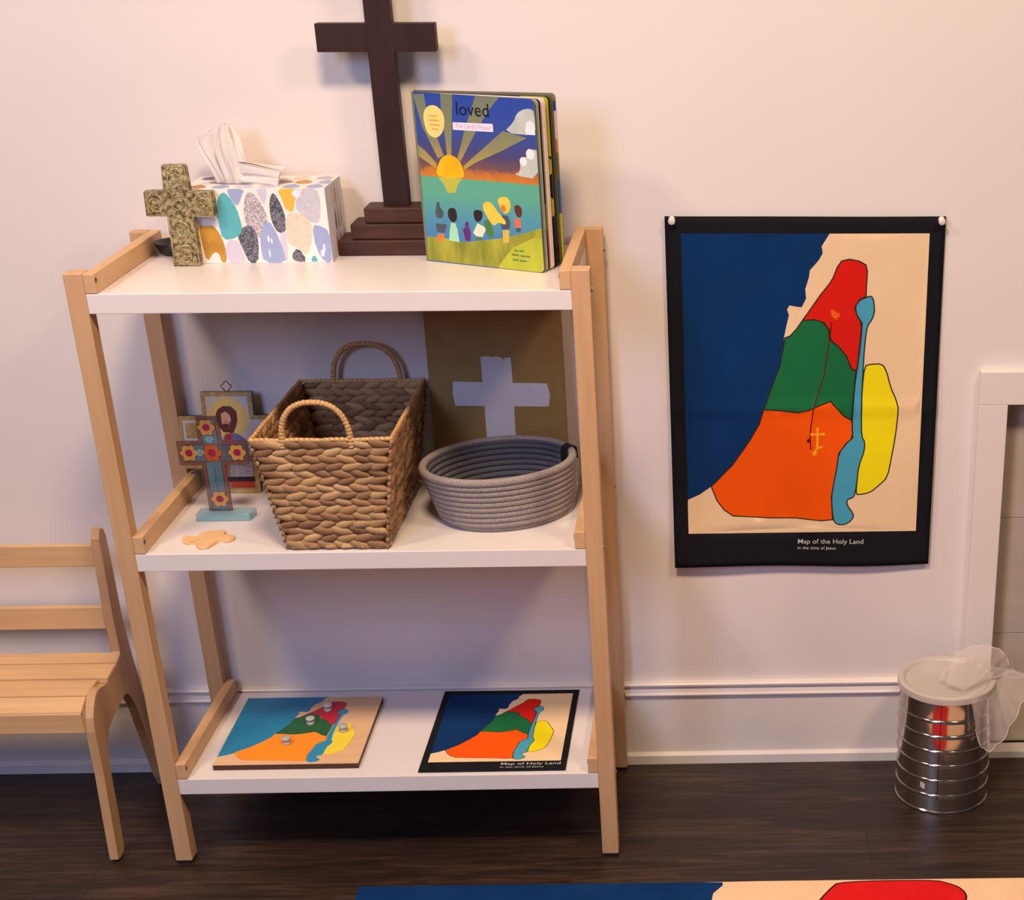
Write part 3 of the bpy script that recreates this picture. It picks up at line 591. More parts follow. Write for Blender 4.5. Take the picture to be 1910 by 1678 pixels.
bar_p = P_('white_bar', (240, 226, 240)); barink = P_('bar_ink', (206, 170, 214)); titl = P_('title_ink', (24, 30, 44))
FW, FH = FL_, BH
ROUND = ('sun', 'seal', 'h1', 'h2', 'h3', 'h4', 'g5', 'h5', 'h6', 'f6', 'h7')
S_ = lambda k: smooth_poly([(u * FW, v * FH) for u, v in BOOK[k]], 1) if k in ('cloud1', 'cloud2') else smooth_poly(sc(BOOK[k], FW, FH), 2) if k in ROUND else sc(BOOK[k], FW, FH)
lay = [(rect(0, FW, FH * .515, FH), sky)]
for k in ('ray1', 'ray2', 'ray3', 'ray4', 'ray5'): lay.append((clampr(S_(k), 0, FW, 0, FH), ray_m))
lay += [(rect(0, FW, 0, FH * .516), seam), (S_('glow'), glow_p), (S_('sun'), sun_p)]
lay += [(clampr(S_('cloud1'), 0, FW, 0, FH), cloud_p), (clampr(S_('cloud2'), 0, FW, 0, FH), cloud_p)]
lay += [([(u * FW, v * FH) for u, v in [(.915, .815), (.93, .87), (.962, .88), (.996, .86), (.996, .80), (.93, .80)]], cloud_w),
        (ell(.945 * FW, .69 * FH, .034 * FW, .030 * FH, 14), cloud_w), (ell(.885 * FW, .645 * FH, .030 * FW, .026 * FH, 14), cloud_w)]
lay += [(clampr(S_('grass'), 0, FW, 0, FH), grass_m), (clampr(S_('lime'), 0, FW, 0, FH), lime_m)]
for k, M_ in (('h1', char_p), ('b1', char_p), ('l1', org_p), ('h2', dark_p), ('b2', mint_p), ('h3', plum), ('b3', plum), ('h4', dark_p), ('b4', cream), ('l4', oliv),
              ('g5', oliv), ('h6', blond), ('b6', char_p), ('h5', blond), ('f6', org_p), ('l6', must), ('h7', brn_p), ('b7', skin_p), ('l7', char_p)): lay.append((S_(k), M_))
lay += [(S_('seal'), seal_p), (S_('label'), bar_p)]
for (u, v, w_) in ((.12, .865, .07), (.115, .84, .09), (.125, .815, .08), (.14, .79, .05)): lay.append((rect(u * FW, (u + w_) * FW, v * FH, (v + .008) * FH), sealink))
for (u, v, w_) in ((.76, .112, .03), (.80, .112, .04), (.735, .085, .06), (.81, .083, .08), (.74, .055, .05), (.80, .053, .06)): lay.append((rect(u * FW, (u + w_) * FW, v * FH, (v + .009) * FH), oliv))
ca, sa = math.cos(FA), math.sin(FA)
def cover(s, t, w): return Vector((HX + ca * s - sa * w, HY + sa * s + ca * w, Z1 + .0008 + t))
def rounded(w_, h_, r=.006):
    p = [(0, 0), (w_ - r, 0)] + [(w_ - r + r * math.sin(a), r - r * math.cos(a)) for a in (PI / 8, PI / 4, 3 * PI / 8)] + [(w_, r), (w_, h_ - r)] + [(w_ - r + r * math.cos(a), h_ - r + r * math.sin(a)) for a in (PI / 8, PI / 4, 3 * PI / 8)] + [(w_ - r, h_), (0, h_)]
    return p
pageb = P_('page_board', (196, 190, 168))
art('front_cover', (FW, FH), rounded(FW, FH), lay, sky, cover, parent=bk, back=P_('cover_inside', (96, 110, 100)), thick=0.0022,
    texts=[('loved', .350 * FW, .885 * FH, .0250, titl, .278 * FW), ("The Lord's Prayer", .340 * FW, .812 * FH, .0085, barink, .300 * FW)])
def leaf(name, ang, length, hgt, M_, th=.0019, ox=0, oy=0, parent=bk, layers=None, z=.0008):
    c_, s_ = math.cos(ang), math.sin(ang)
    f = lambda s, t, w: Vector((HX + ox + c_ * s - s_ * w, HY + oy + s_ * s + c_ * w, Z1 + z + t))
    art(name, (length, hgt), rounded(length, hgt), layers or [], M_[0], f, parent=parent, back=M_[1], thick=th)
pg = [(-.438, .1955, (82, 92, 84), (160, 164, 150)), (-.424, .1965, (150, 156, 146), (186, 184, 170)), (-.402, .1975, (30, 32, 28), (120, 120, 100)), (-.372, .1985, (238, 212, 202), (238, 222, 212)),
      (-.356, .1990, (232, 206, 198), (236, 224, 214)), (-.305, .1995, (28, 22, 18), (26, 20, 18)), (-.280, .2000, (30, 26, 22), (34, 28, 24)), (-.240, .2005, (96, 92, 48), (24, 20, 18))]
oliv_y = P_('olive_yellow', (172, 160, 40)); maroon = P_('maroon', (96, 16, 20)); oliv_d = P_('olive_dark', (110, 100, 40))
for i, (an, ln_, c1, c2) in enumerate(pg):
    Mf = P_('page_%d' % i, c1); Mb = P_('page_back_%d' % i, c2)
    PH_ = BH - .0015
    lays = []
    if i == 5: lays = [(rect(.80 * ln_, ln_, .66 * PH_, PH_), oliv_y), (ell(.965 * ln_, .60 * PH_, .012, .012, 10), oliv_y), (ell(.97 * ln_, .36 * PH_, .010, .014, 10), oliv_y)]
    if i == 2: lays = [(rect(.9 * ln_, ln_, 0, .24 * PH_), maroon), (rect(.9 * ln_, ln_, .24 * PH_, .40 * PH_), oliv_d)]
    leaf('board_page', an, ln_, PH_, (Mf, Mb), oy=.0020 + .0019 * i, ox=.0008, layers=lays)
L2 = 0.2030
bnd = [(0, .30, (196, 186, 44)), (.30, .50, (60, 96, 160)), (.50, .66, (120, 116, 80)), (.66, .74, (214, 130, 90)), (.74, .90, (226, 206, 214)), (.90, .955, (52, 76, 140)), (.955, 1, (120, 118, 84))]
leaf('back_cover', -.205, L2, BH, (P_('inside_back', (120, 114, 84)), P_('outside_back', (60, 90, 160))), th=.0022, oy=.0190,
     layers=[(rect(.80 * L2, L2, a * BH, c * BH), P_('band_%d' % i, col)) for i, (a, c, col) in enumerate(bnd)])
b = bmesh.new(); box(b, HX - .0022, HX + .0008, HY - .0005, HY + .0240, Z1 + .0008, Z1 + .0008 + BH, .0006)
obj('spine', b, P_('spine_olive', (110, 116, 84)), bk)

# tissue box
tx0, tx1, ty0, ty1, tz0, tz1 = -.5480, -.3464, -.1250, -.0220, Z1 + .0003, Z1 + .1050
tb = thing('tissue_box', 'patterned tissue box with a white tissue sticking out of the top', 'tissue box', ((tx0 + tx1) / 2, (ty0 + ty1) / 2, Z1))
T_ = lambda n, c, **k: mat('carton_' + n, c, rough=0.45, **k)
cw = T_('white', (240, 226, 222)); tealm = T_('teal', (88, 172, 182)); bluem = T_('periwinkle', (150, 164, 208), col2=(160, 172, 212), scale=(40, 40, 10)); spec_ = dict(scale=(420, 420, 420), detail=3, contrast=.16)
greym = T_('speckled_grey', (206, 196, 202), col2=(160, 150, 160), **spec_); darkm = T_('speckled_dark', (66, 70, 84), col2=(126, 126, 134), **spec_); lavm = T_('lavender', (204, 196, 214))
ochm = T_('ochre', (200, 146, 44), col2=(178, 128, 44), scale=(60, 60, 60)); ygold = T_('gold', (240, 180, 70)); peachm = T_('peach', (244, 214, 196), col2=(236, 200, 180), **spec_)
greyb = T_('pale_grey', (190, 188, 200), col2=(208, 204, 212), scale=(260, 260, 260)); bm_ = T_('white_dash', (232, 228, 240))
cmap = dict(teal=tealm, blue1=bluem, greyA=greym, lav=lavm, dark1=darkm, ochT=ygold, greyB=greyb, peach=peachm, blue2=bluem, blue3=bluem, dark2=darkm, lav2=lavm, och=ochm, greyC=greyb, lav3=lavm, zig=darkm, teal2=tealm)
TW, TH_ = tx1 - tx0, tz1 - tz0
def front_layers(W, H, flip=False):
    L = []
    for k in ('lav3', 'blue1', 'lav', 'greyA', 'dark1', 'ochT', 'greyB', 'peach', 'blue2', 'blue3', 'dark2', 'lav2', 'och', 'greyC', 'zig', 'teal', 'teal2'):
        p = [((1 - u if flip else u) * W, v * H) for u, v in TISSUE[k]]
        ux = sum(q[0] for q in p) / len(p); uy = sum(q[1] for q in p) / len(p)
        p = [(ux + (x - ux) * 1.07, uy + (y - uy) * 1.07) for x, y in p]
        L.append((clampr(smooth_poly(p, 1), 0.0002, W - .0002, 0.0002, H - .0002), cmap[k]))
    for (u, v, w_, h_) in ((.565, .33, .008, .05), (.585, .30, .006, .04), (.935, .13, .014, .05), (.95, .2, .008, .06), (.56, .13, .006, .06), (.80, .93, .03, .06)):
        L.append((ell(u * W, v * H, w_ * W, h_ * H, 8), bm_))
    return L
Tl = [front_layers(TW, TH_)]
art('carton_front', (TW, TH_), rect(0, TW, 0, TH_), Tl[0], cw, lambda s, t, w: Vector((tx0 + s, ty0 + w, tz0 + t)), parent=tb, thick=.0008)
D_ = ty1 - ty0
def side_layers(W, H, k):
    rr = random.Random(k); L = []
    names = [greyb, tealm, bluem, greym, darkm, lavm, peachm, ochm]
    for i in range(6):
        for j in range(3):
            cx_ = (i + .5 + .3 * (j % 2)) * W / 6; cy_ = (j + .5) * H / 3
            p = [(cx_, cy_ + H * .19), (cx_ + W * .06, cy_ + H * .05), (cx_ + W * .065, cy_ - H * .08), (cx_ + W * .03, cy_ - H * .15), (cx_ - W * .02, cy_ - H * .15), (cx_ - W * .06, cy_ - H * .06), (cx_ - W * .05, cy_ + H * .06)]
            L.append((clampr(p, .0002, W - .0002, .0002, H - .0002), names[rr.randrange(8)]))
    return L
art('carton_side', (D_ - .0016, TH_), rect(0, D_ - .0016, 0, TH_), [(rect(.0002, D_ - .002, TH_ * .12, TH_ * .62), lavm)] + side_layers(D_ - .0016, TH_, 3)[6:], greyb, lambda s, t, w: Vector((tx1 - w, ty0 + .0008 + s, tz0 + t)), parent=tb, back=cw, thick=.0008)
art('carton_side', (D_ - .0016, TH_), rect(0, D_ - .0016, 0, TH_), side_layers(D_ - .0016, TH_, 4), cw, lambda s, t, w: Vector((tx0 + w, ty1 - .0008 - s, tz0 + t)), parent=tb, thick=.0008)
art('carton_back', (TW, TH_), rect(0, TW, 0, TH_), front_layers(TW, TH_, True), cw, lambda s, t, w: Vector((tx1 - s, ty1 - w, tz0 + t)), parent=tb, thick=.0008)
hole = T_('slot_shadow', (120, 110, 112))
art('carton_top', (TW - .002, D_ - .002), rect(0, TW - .002, 0, D_ - .002), side_layers(TW - .002, D_ - .002, 9) + [(ell(TW * .42, D_ * .5, TW * .30, D_ * .20, 28), hole)], cw, lambda s, t, w: Vector((tx0 + .001 + s, ty0 + .001 + t, tz1 - .0002 - w)), parent=tb, thick=.0008)
tissue_m = mat('tissue_paper', (222, 208, 204), 0.9, sss=0.15, bump=0.3, bscale=(60, 60, 60), bdist=.002)
def sheet(bm, rows):
    """rows: list of (left point, right point, fold depth, phase); folded paper between them"""
    n = 26; R = []
    for (a, c, dep, ph) in rows:
        a = Vector(a); c = Vector(c); r = []
        for i in range(n + 1):
            u = i / n
            f = 1.5 * dep * (noise.noise(Vector((u * 4.2 + ph * .25, ph * .7, dep * 90))) + .55 * noise.noise(Vector((u * 10 + ph * .5, ph * 1.3, 7))))
            r.append(bm.verts.new(a.lerp(c, u) + Vector((0, f, dep * .5 * math.sin(u * 9 + ph)))))
        R.append(r)
    for A, B in zip(R, R[1:]):
        for i in range(n): bm.faces.new((A[i], A[i + 1], B[i + 1], B[i]))
def shell(o, t=.0004):
    md = o.modifiers.new('thickness', 'SOLIDIFY'); md.thickness = t; md.offset = 0
    return o
def smooth_mod(o, lv=1):
    md = o.modifiers.new('smooth', 'SUBSURF'); md.levels = lv; md.render_levels = lv
    return o
b = bmesh.new()
y0 = -.072
sheet(b, [((-.512, y0, tz1 - .004), (-.463, y0 - .004, tz1 - .004), .006, 0), ((-.513, y0, 1.020), (-.462, y0 - .006, 1.022), .007, .4), ((-.521, y0, 1.036), (-.463, y0 - .008, 1.041), .007, .9),
          ((-.531, y0 + .004, 1.052), (-.465, y0 - .006, 1.056), .006, 1.3), ((-.541, y0 + .008, 1.068), (-.468, y0, 1.070), .005, 1.8), ((-.534, y0 + .010, 1.078), (-.472, y0 + .004, 1.083), .004, 2.2), ((-.512, y0 + .012, 1.088), (-.479, y0 + .008, 1.096), .003, 2.5)])
sheet(b, [((-.500, y0 - .008, tz1 - .004), (-.470, y0 - .012, tz1 - .004), .004, 2), ((-.497, y0 - .013, 1.028), (-.466, y0 - .012, 1.024), .004, 2.4), ((-.508, y0 - .009, 1.058), (-.474, y0 - .010, 1.052), .005, 3), ((-.505, y0 - .003, 1.080), (-.484, y0 - .004, 1.084), .004, 3.3), ((-.498, y0 + .002, 1.093), (-.486, y0, 1.096), .002, 3.6)])
sheet(b, [((-.484, y0 - .006, 1.043), (-.474, y0 + .020, 1.040), .002, 0), ((-.466, y0 - .012, 1.044), (-.455, y0 + .020, 1.035), .003, .5), ((-.446, y0 - .018, 1.040), (-.436, y0 + .016, 1.034), .003, 1), ((-.424, y0 - .026, 1.036), (-.416, y0 + .010, 1.034), .002, 1.5), ((-.408, y0 - .032, 1.034), (-.403, y0, 1.037), .0015, 2)])
sheet(b, [((-.482, y0 - .008, tz1 - .006), (-.478, y0 - .006, 1.043), .003, 0), ((-.464, y0 - .016, tz1 - .004), (-.462, y0 - .014, 1.043), .004, 1), ((-.440, y0 - .026, tz1 + .0005), (-.444, y0 - .020, 1.039), .003, 2), ((-.415, y0 - .034, tz1 - .001), (-.408, y0 - .032, 1.034), .001, 3)])
o = obj('tissue', b, tissue_m, tb, smooth=True); shell(o); smooth_mod(o)

# ornate cross leaning on the tissue box
orn = mat('aged_gold_relief', (80, 64, 38), 0.45, col2=(184, 166, 118), scale=(150, 150, 150), detail=6, contrast=0.08, bump=0.9, bscale=(330, 330, 330), bdist=0.0016, metal=0.25)
orn2 = mat('aged_gold_high', (132, 114, 72), 0.40, col2=(208, 194, 150), scale=(200, 200, 200), bump=0.4, bscale=(400, 400, 400), bdist=.0008, metal=0.25)
oc = thing('ornate_cross', 'small olive-gold ornate cross with raised swirls leaning on the tissue box', 'cross', (-.5490, -.135, Z1))
OW = Z1 + .0006
b = bmesh.new()
cross = [(-.5690, OW), (-.5680, OW + .0030), (-.5668, OW + .0700), (-.5954, OW + .0702), (-.5962, OW + .0720), (-.5950, OW + .1035), (-.5935, OW + .1048), (-.5660, OW + .1045), (-.5648, OW + .1385), (-.5635, OW + .1400), (-.5335, OW + .1402), (-.5320, OW + .1388), (-.5312, OW + .1040), (-.5005, OW + .1040), (-.4990, OW + .1025), (-.4990, OW + .0715), (-.5002, OW + .0698), (-.5310, OW + .0695), (-.5308, OW + .0030), (-.5312, OW)]
prism(b, cross, 1, -.1420, -.1290, .0006, seg=1)
o1 = obj('cross_body', b, orn, oc, auto=50)
b = bmesh.new()
def spiral(bm, cx_, cz_, R, turns=1.6, r=.0012, ph=0.0, fl=1):
    n = 34; pts = []
    for i in range(n):
        t = i / (n - 1); a = ph + fl * t * turns * 2 * PI; q = R * (1 - .72 * t)
        pts.append((cx_ + q * math.cos(a), -.1424, cz_ + q * 1.08 * math.sin(a)))
    tube(bm, pts, lambda i: r * (1 - .4 * i / n), 6)
for cz_ in (.016, .050, .087, .122): spiral(b, -.5492, OW + cz_, .0128, ph=cz_ * 60, fl=1 if cz_ in (.016, .087) else -1)
spiral(b, -.5812, OW + .087, .0118, ph=1, fl=-1); spiral(b, -.5150, OW + .087, .0118, ph=2)
for cx_, cz_ in ((-.5492, .016), (-.5492, .050), (-.5492, .087), (-.5492, .122), (-.5812, .087), (-.5150, .087)):
    for k in range(6):
        a = k * PI / 3 + cz_ * 9; q = .0155
        x_, z_ = cx_ + q * math.cos(a), OW + cz_ + q * math.sin(a)
        if abs(math.cos(a)) < .9: tube(b, [(cx_ + .010 * math.cos(a + .5), -.1422, OW + cz_ + .0105 * math.sin(a + .5)), (cx_ + .0135 * math.cos(a + .2), -.1424, OW + cz_ + .0140 * math.sin(a + .2)), (cx_ + .0150 * math.cos(a - .2), -.1420, OW + cz_ + .0160 * math.sin(a - .2))], .0009, 5)
inner = [(x * .94 + -.549 * .06, OW + .0745 + (z - OW - .0745) * .965) for x, z in cross[::1]]
tube(b, [(x, -.1419, z) for x, z in inner], .0008, 5, closed=True)
obj('relief_swirls', b, orn2, oc, smooth=True)
blk = mat('black_plastic', (20, 18, 18), 0.35)
b = bmesh.new(); lathe(b, [(0, Z1 + .0003), (.0190, Z1 + .0003), (.0240, Z1 + .0040), (.0300, Z1 + .0165), (.0290, Z1 + .0185), (.0265, Z1 + .0165), (.0200, Z1 + .0080), (0, Z1 + .0070)], -.5905, -.0560, 40)
tag(obj('plastic_dish', b, blk, smooth=True), 'small black plastic dish half hidden behind the ornate cross', 'dish')

# ------------------------------------------------------------------ middle shelf
# icon cross
ic = thing('icon_cross', 'cross-shaped painted icon of a bearded figure, dark edges, leaning on the wall', 'cross', (-.5590, -.05, Z2))
IW, IH = .154, .160
ix0 = -.6365; I0 = Z2 + .0006
def icon_map(s, t, w):
    return Vector((ix0 + s, -.0560 + .0250 * t / IH + w, I0 + t * .985 - w * .15))
cb = [(.038, 0), (.1170, 0), (.1170, .0400), (IW, .0400), (IW, .1230), (.1170, .1230), (.1170, IH), (.038, IH), (.038, .1230), (0, .1230), (0, .0400), (.038, .0400)]
I_ = lambda n, c, **k: mat('icon_' + n, c, rough=0.35, scale=(120, 120, 120), **k)
igold = I_('gold_border', (150, 122, 74), col2=(190, 162, 106)); isky = I_('pale_ground', (196, 190, 196)); ihair = I_('hair', (92, 44, 32)); iface = I_('face', (214, 160, 132)); ihalo = I_('halo', (222, 190, 110))
irobe = I_('robe', (112, 104, 150)); ired = I_('red', (170, 52, 34)); iscr = I_('script', (176, 172, 196), col2=(120, 112, 140)); idark = I_('edge', (36, 26, 24)); ibrown = I_('ground', (146, 106, 84))
si = lambda k: [(u * IW, v * IH) for u, v in ICON[k]]
inn = [(.0450, .0070), (.1100, .0070), (.1100, .0470), (IW - .006, .0470), (IW - .006, .1160), (.1100, .1160), (.1100, IH - .007), (.0450, IH - .007), (.0450, .1160), (.006, .1160), (.006, .0470), (.0450, .0470)]
lay = [(cb, igold), (inn, isky), ([(.045, .007), (.110, .007), (.110, .060), (.045, .060)], ibrown), (ell(.0785, .120, .030, .032, 22), ihalo), (si('hair'), ihair), (si('face'), iface), (si('beard'), ihair), (si('robe'), irobe), (si('robe2'), ired),
       ([(.006, .047), (.045, .047), (.045, .085), (.006, .080)], ibrown), (rect(.010, .034, .088, .112), igold), (rect(.072, .108, .026, .050), iscr), (rect(.045, .110, .018, .026), idark), (rect(.072, .108, .0085, .0185), ired)]
for q in stroke([(.0790, .113), (.0770, .108), (.0795, .1075)], .0012): lay.append((q, ibrown))
for (x_, y_) in ((.0735, .1135), (.0805, .1130)): lay.append((ell(x_, y_, .0022, .0008, 8), ihair))
lay.append((ell(.0775, .1035, .0026, .0008, 8), ired))
for i in range(5):
    for q in stroke([(.073, .029 + .004 * i), (.085 + .004 * (i % 2), .030 + .004 * i), (.106, .0285 + .004 * i)], .0008): lay.append((q, isky))
art('painted_cross', (IW, IH), cb, lay, igold, icon_map, parent=ic, back=idark, thick=.0110)
b = bmesh.new()
hk = [(-.5588, .1640), (-.5640, .1700), (-.5665, .1735), (-.5640, .1765), (-.5612, .1762), (-.5602, .1800), (-.5575, .1815), (-.5548, .1795), (-.5538, .1765), (-.5512, .1760), (-.5498, .1732), (-.5520, .1700), (-.5570, .1640)]
tube(b, [(x, -.0270, I0 + z - .0075) for x, z in hk], .0007, 6, closed=True)
obj('wire_hook', b, darkmetal, ic, smooth=True)

# painted glass cross on a glass foot
gm = lambda n, c, a=.72: alpha(mat('glass_' + n, c, rough=0.12, scale=(90, 90, 90)), a)
gl_edge = gm('outline', (54, 40, 40), .95); gl_red = gm('rose', (132, 70, 62), .62); gl_teal = gm('teal', (78, 118, 130), .66); gl_grey = gm('grey', (84, 88, 104), .60); gl_yel = gm('yellow', (186, 138, 66), .86)
gl_mag = gm('magenta', (140, 34, 70), .92); gl_or = gm('orange', (172, 84, 38), .88); gl_wh = gm('pale', (150, 190, 196), .9)
gc = thing('glass_cross', 'stained glass style cross with flowers on a clear blue-green foot', 'cross', (-.545, -.163, Z2))
GW, GH = .1020, .1490
gx0 = -.6010; G0 = Z2 + .0122
cg = [(.0330, 0), (.0675, 0), (.0675, .0735), (GW, .0735), (GW, .1110), (.0675, .1110), (.0665, GH), (.0340, GH), (.0330, .1110), (0, .1110), (0, .0735), (.0330, .0735)]
inn = [(.0385, .0020), (.0620, .0020), (.0620, .0790), (GW - .004, .0790), (GW - .004, .1055), (.0620, .1055), (.0615, GH - .004), (.0390, GH - .004), (.0385, .1055), (.004, .1055), (.004, .0790), (.0385, .0790)]
lay = [(cg, gl_red), (inn, gl_teal)]
lay += [(rect(.0600, .0900, .0800, .1050), gl_grey)]
for q in stroke(cg, .0012, True) + stroke(inn, .0009, True) + stroke([(.0503, .004), (.0503, .074)], .0005): lay.append((q, gl_edge))
def flower(cx_, cy_, R, cm, pm):
    p = []
    for i in range(42):
        a = 2 * PI * i / 42; r_ = R * (.66 + .38 * abs(math.cos(3 * a)) ** .7)
        p.append((cx_ + r_ * math.cos(a), cy_ + r_ * math.sin(a)))
    lay.append((p, pm))
    for q in stroke(p[::2], .0008, True): lay.append((q, gl_edge))
    lay.append((ell(cx_, cy_, R * .42, R * .42, 14), cm))
for cx_, cy_ in ((.0475, .1320), (.0160, .0925), (.0875, .0925), (.0510, .0190)): flower(cx_, cy_, .0135, gl_mag, gl_yel)
flower(.0500, .0925, .0150, gl_mag, gl_or)
for cx_, cy_ in ((.0490, .1130), (.0325, .0925)):
    sp = [(cx_ + .0058 * (1 - .8 * i / 16) * math.cos(i * .75), cy_ + .0058 * (1 - .8 * i / 16) * math.sin(i * .75)) for i in range(17)]
    for q in stroke(sp, .0009): lay.append((q, gl_wh))
YA = -.1635
art('glass_panel', (GW, GH), cg, lay, gl_teal, lambda s, t, w: Vector((gx0 + s, YA + .012 * (s / GW - .5) * 0 + w, G0 + t)), parent=gc, back=gl_grey, thick=.0030)
gbm = alpha(mat('glass_foot', (140, 188, 198), 0.05), .50)
b = bmesh.new()
pts = [(-.5860, -.1770), (-.5055, -.1770), (-.5010, -.1510), (-.5860, -.1500)]
prism(b, pts, 2, Z2 + .0004, Z2 + .0120, .0008)
obj('glass_foot', b, gbm, gc)

# puzzle shape lying in front
pc = [(-.5845, -.2530), (-.5830, -.2430), (-.5740, -.2420), (-.5680, -.2480), (-.5640, -.2460), (-.5630, -.2340), (-.5560, -.2260), (-.5440, -.2240), (-.5390, -.2270), (-.5340, -.2210), (-.5270, -.2260), (-.5290, -.2370), (-.5240, -.2420), (-.5150, -.2400), (-.5080, -.2480), (-.5100, -.2600), (-.5180, -.2650), (-.5240, -.2600), (-.5300, -.2630), (-.5340, -.2760), (-.5380, -.2870), (-.5500, -.2890), (-.5560, -.2810), (-.5590, -.2690), (-.5660, -.2670), (-.5720, -.2700), (-.5800, -.2660), (-.5810, -.2580)]
b = bmesh.new(); prism(b, smooth_poly(pc, 1), 2, Z2 + .0004, Z2 + .0046, .0005, seg=1)
tag(obj('wooden_cutout', b, mat('cutout_wood', (226, 178, 128), 0.55, col2=(236, 192, 142), scale=(60, 60, 60))), 'small flat bare wood cutout with wavy edges near the middle shelf front', 'wooden cutout')

# wicker basket
bask = thing('wicker_basket', 'woven water hyacinth basket with tapered sides and two hoop handles', 'basket', (-.3490, -.165, Z2))
TOP = Z2 + .1700; BOT = Z2 + .0030
tc4 = [(-.4480, -.3060), (-.2520, -.3060), (-.2525, -.0210), (-.4450, -.0210)]
bc4 = [(-.4185, -.2920), (-.2765, -.2920), (-.2770, -.0350), (-.4170, -.0350)]
def wick(name, c1, c2, c3):
    M = bpy.data.materials.new(name); M.use_nodes = True
    N = M.node_tree.nodes; L = M.node_tree.links; b_ = N['Principled BSDF']; b_.inputs['Roughness'].default_value = 0.62
    at = N.new('ShaderNodeAttribute'); at.attribute_name = 'tone'
    tc = N.new('ShaderNodeTexCoord'); nz = N.new('ShaderNodeTexNoise'); nz.inputs['Scale'].default_value = 420; nz.inputs['Detail'].default_value = 3
    L.new(tc.outputs['Object'], nz.inputs['Vector'])
    ad = N.new('ShaderNodeMath'); ad.operation = 'MULTIPLY_ADD'; ad.inputs[1].default_value = 0.35
    L.new(nz.outputs[0], ad.inputs[0]); L.new(at.outputs['Fac'], ad.inputs[2])
    rp = N.new('ShaderNodeValToRGB'); e = rp.color_ramp.elements
    e[0].position = 0.12; e[0].color = (*lin(c1), 1); e[1].position = 1.1 if False else 1.0; e[1].color = (*lin(c3), 1)
    k = e.new(0.55); k.color = (*lin(c2), 1)
    L.new(ad.outputs[0], rp.inputs[0]); L.new(rp.outputs[0], b_.inputs['Base Color'])
    bp = N.new('ShaderNodeBump'); bp.inputs['Strength'].default_value = 0.5; bp.inputs['Distance'].default_value = 0.0008
    L.new(nz.outputs[0], bp.inputs['Height']); L.new(bp.outputs[0], b_.inputs['Normal'])
    return M
wick_m = wick('water_hyacinth', (92, 60, 40), (164, 122, 80), (210, 172, 122))
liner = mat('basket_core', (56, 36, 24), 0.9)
b = bmesh.new(); tone = b.verts.layers.float_color.new('tone')
def lump(o_, du, dn, dv, la, lb, ln_, tn):
    """leaf-shaped strand end: du along, dv across, dn out of the wall"""
    nu, nv = 7, 6; R = []
    for i in range(nu):
        a = -1 + 2 * i / (nu - 1)
        rad = max(0.0, 1 - abs(a + .12 * (1 - a * a)) ** 1.9) ** .8
        if i in (0, nu - 1): R.append([b.verts.new(o_ + du * (a * la))]); continue
        R.append([b.verts.new(o_ + du * (a * la) + dv * (rad * lb * math.cos(2 * PI * k / nv)) + dn * (rad * ln_ * math.sin(2 * PI * k / nv))) for k in range(nv)])
    for r_ in R:
        for v_ in r_: v_[tone] = (tn, tn, tn, 1)
    for A, B in zip(R, R[1:]):
        for k in range(nv):
            k2 = (k + 1) % nv
            if len(A) == 1: b.faces.new((A[0], B[k], B[k2]))
            elif len(B) == 1: b.faces.new((A[k], A[k2], B[0]))
            else: b.faces.new((A[k], A[k2], B[k2], B[k]))
rng = random.Random(5)
ROWS = 15
for f in range(4):
    T0, T1, B0, B1 = Vector((*tc4[f], TOP)), Vector((*tc4[(f + 1) % 4], TOP)), Vector((*bc4[f], BOT)), Vector((*bc4[(f + 1) % 4], BOT))
    along = (T1 - T0).normalized(); up = ((T0 + T1) / 2 - (B0 + B1) / 2).normalized(); nrm = along.cross(up).normalized()
    for r_ in range(ROWS):
        q = (r_ + .5) / ROWS
        A = B0.lerp(T0, q); D = B1.lerp(T1, q); ln0 = (D - A).length
        n = max(3, round(ln0 / .0240)); sgn = 1 if r_ % 2 else -1
        for i in range(n):
            p = (i + .5 + (0.28 if sgn > 0 else 0) - .14) / n
            p = min(max(p, .0150 / ln0), 1 - .0150 / ln0)
            ang = sgn * (0.25 + rng.uniform(-.08, .08))
            du = along * math.cos(ang) + up * math.sin(ang); dv = -along * math.sin(ang) + up * math.cos(ang)
            k_ = rng.uniform(.9, 1.1)
            lump(A.lerp(D, p) + nrm * rng.uniform(-.0006, .0010) + up * rng.uniform(-.0006, .0006), du, nrm, dv, .0205 * k_, .0080 * k_, .0050, rng.uniform(.12, .68))
    # bottom edge course
    n = round((B1 - B0).length / .022)
    for i in range(n): lump(B0.lerp(B1, (i + .5) / n) + Vector((0, 0, .0030)), along, nrm, up, .0125, .0052, .0058, rng.uniform(.3, .9))
    # stitched corner post
    for i in range(17):
        q = (i + .5) / 17; lump(B0.lerp(T0, q), (along * .5 + up).normalized(), nrm, along, .0085, .0030, .0034, rng.uniform(.1, .5))
obj('woven_sides', b, wick_m, bask, smooth=True)
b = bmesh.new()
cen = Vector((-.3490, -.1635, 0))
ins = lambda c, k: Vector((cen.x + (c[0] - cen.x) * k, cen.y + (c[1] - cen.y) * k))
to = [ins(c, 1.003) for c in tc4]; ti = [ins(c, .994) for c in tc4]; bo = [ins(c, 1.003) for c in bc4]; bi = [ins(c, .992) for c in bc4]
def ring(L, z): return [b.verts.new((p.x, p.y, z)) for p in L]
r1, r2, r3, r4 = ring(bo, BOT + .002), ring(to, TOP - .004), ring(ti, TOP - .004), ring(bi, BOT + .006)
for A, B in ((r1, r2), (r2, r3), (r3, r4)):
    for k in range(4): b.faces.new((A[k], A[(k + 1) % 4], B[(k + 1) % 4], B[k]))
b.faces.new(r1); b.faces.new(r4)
obj('inner_frame', b, liner, bask)
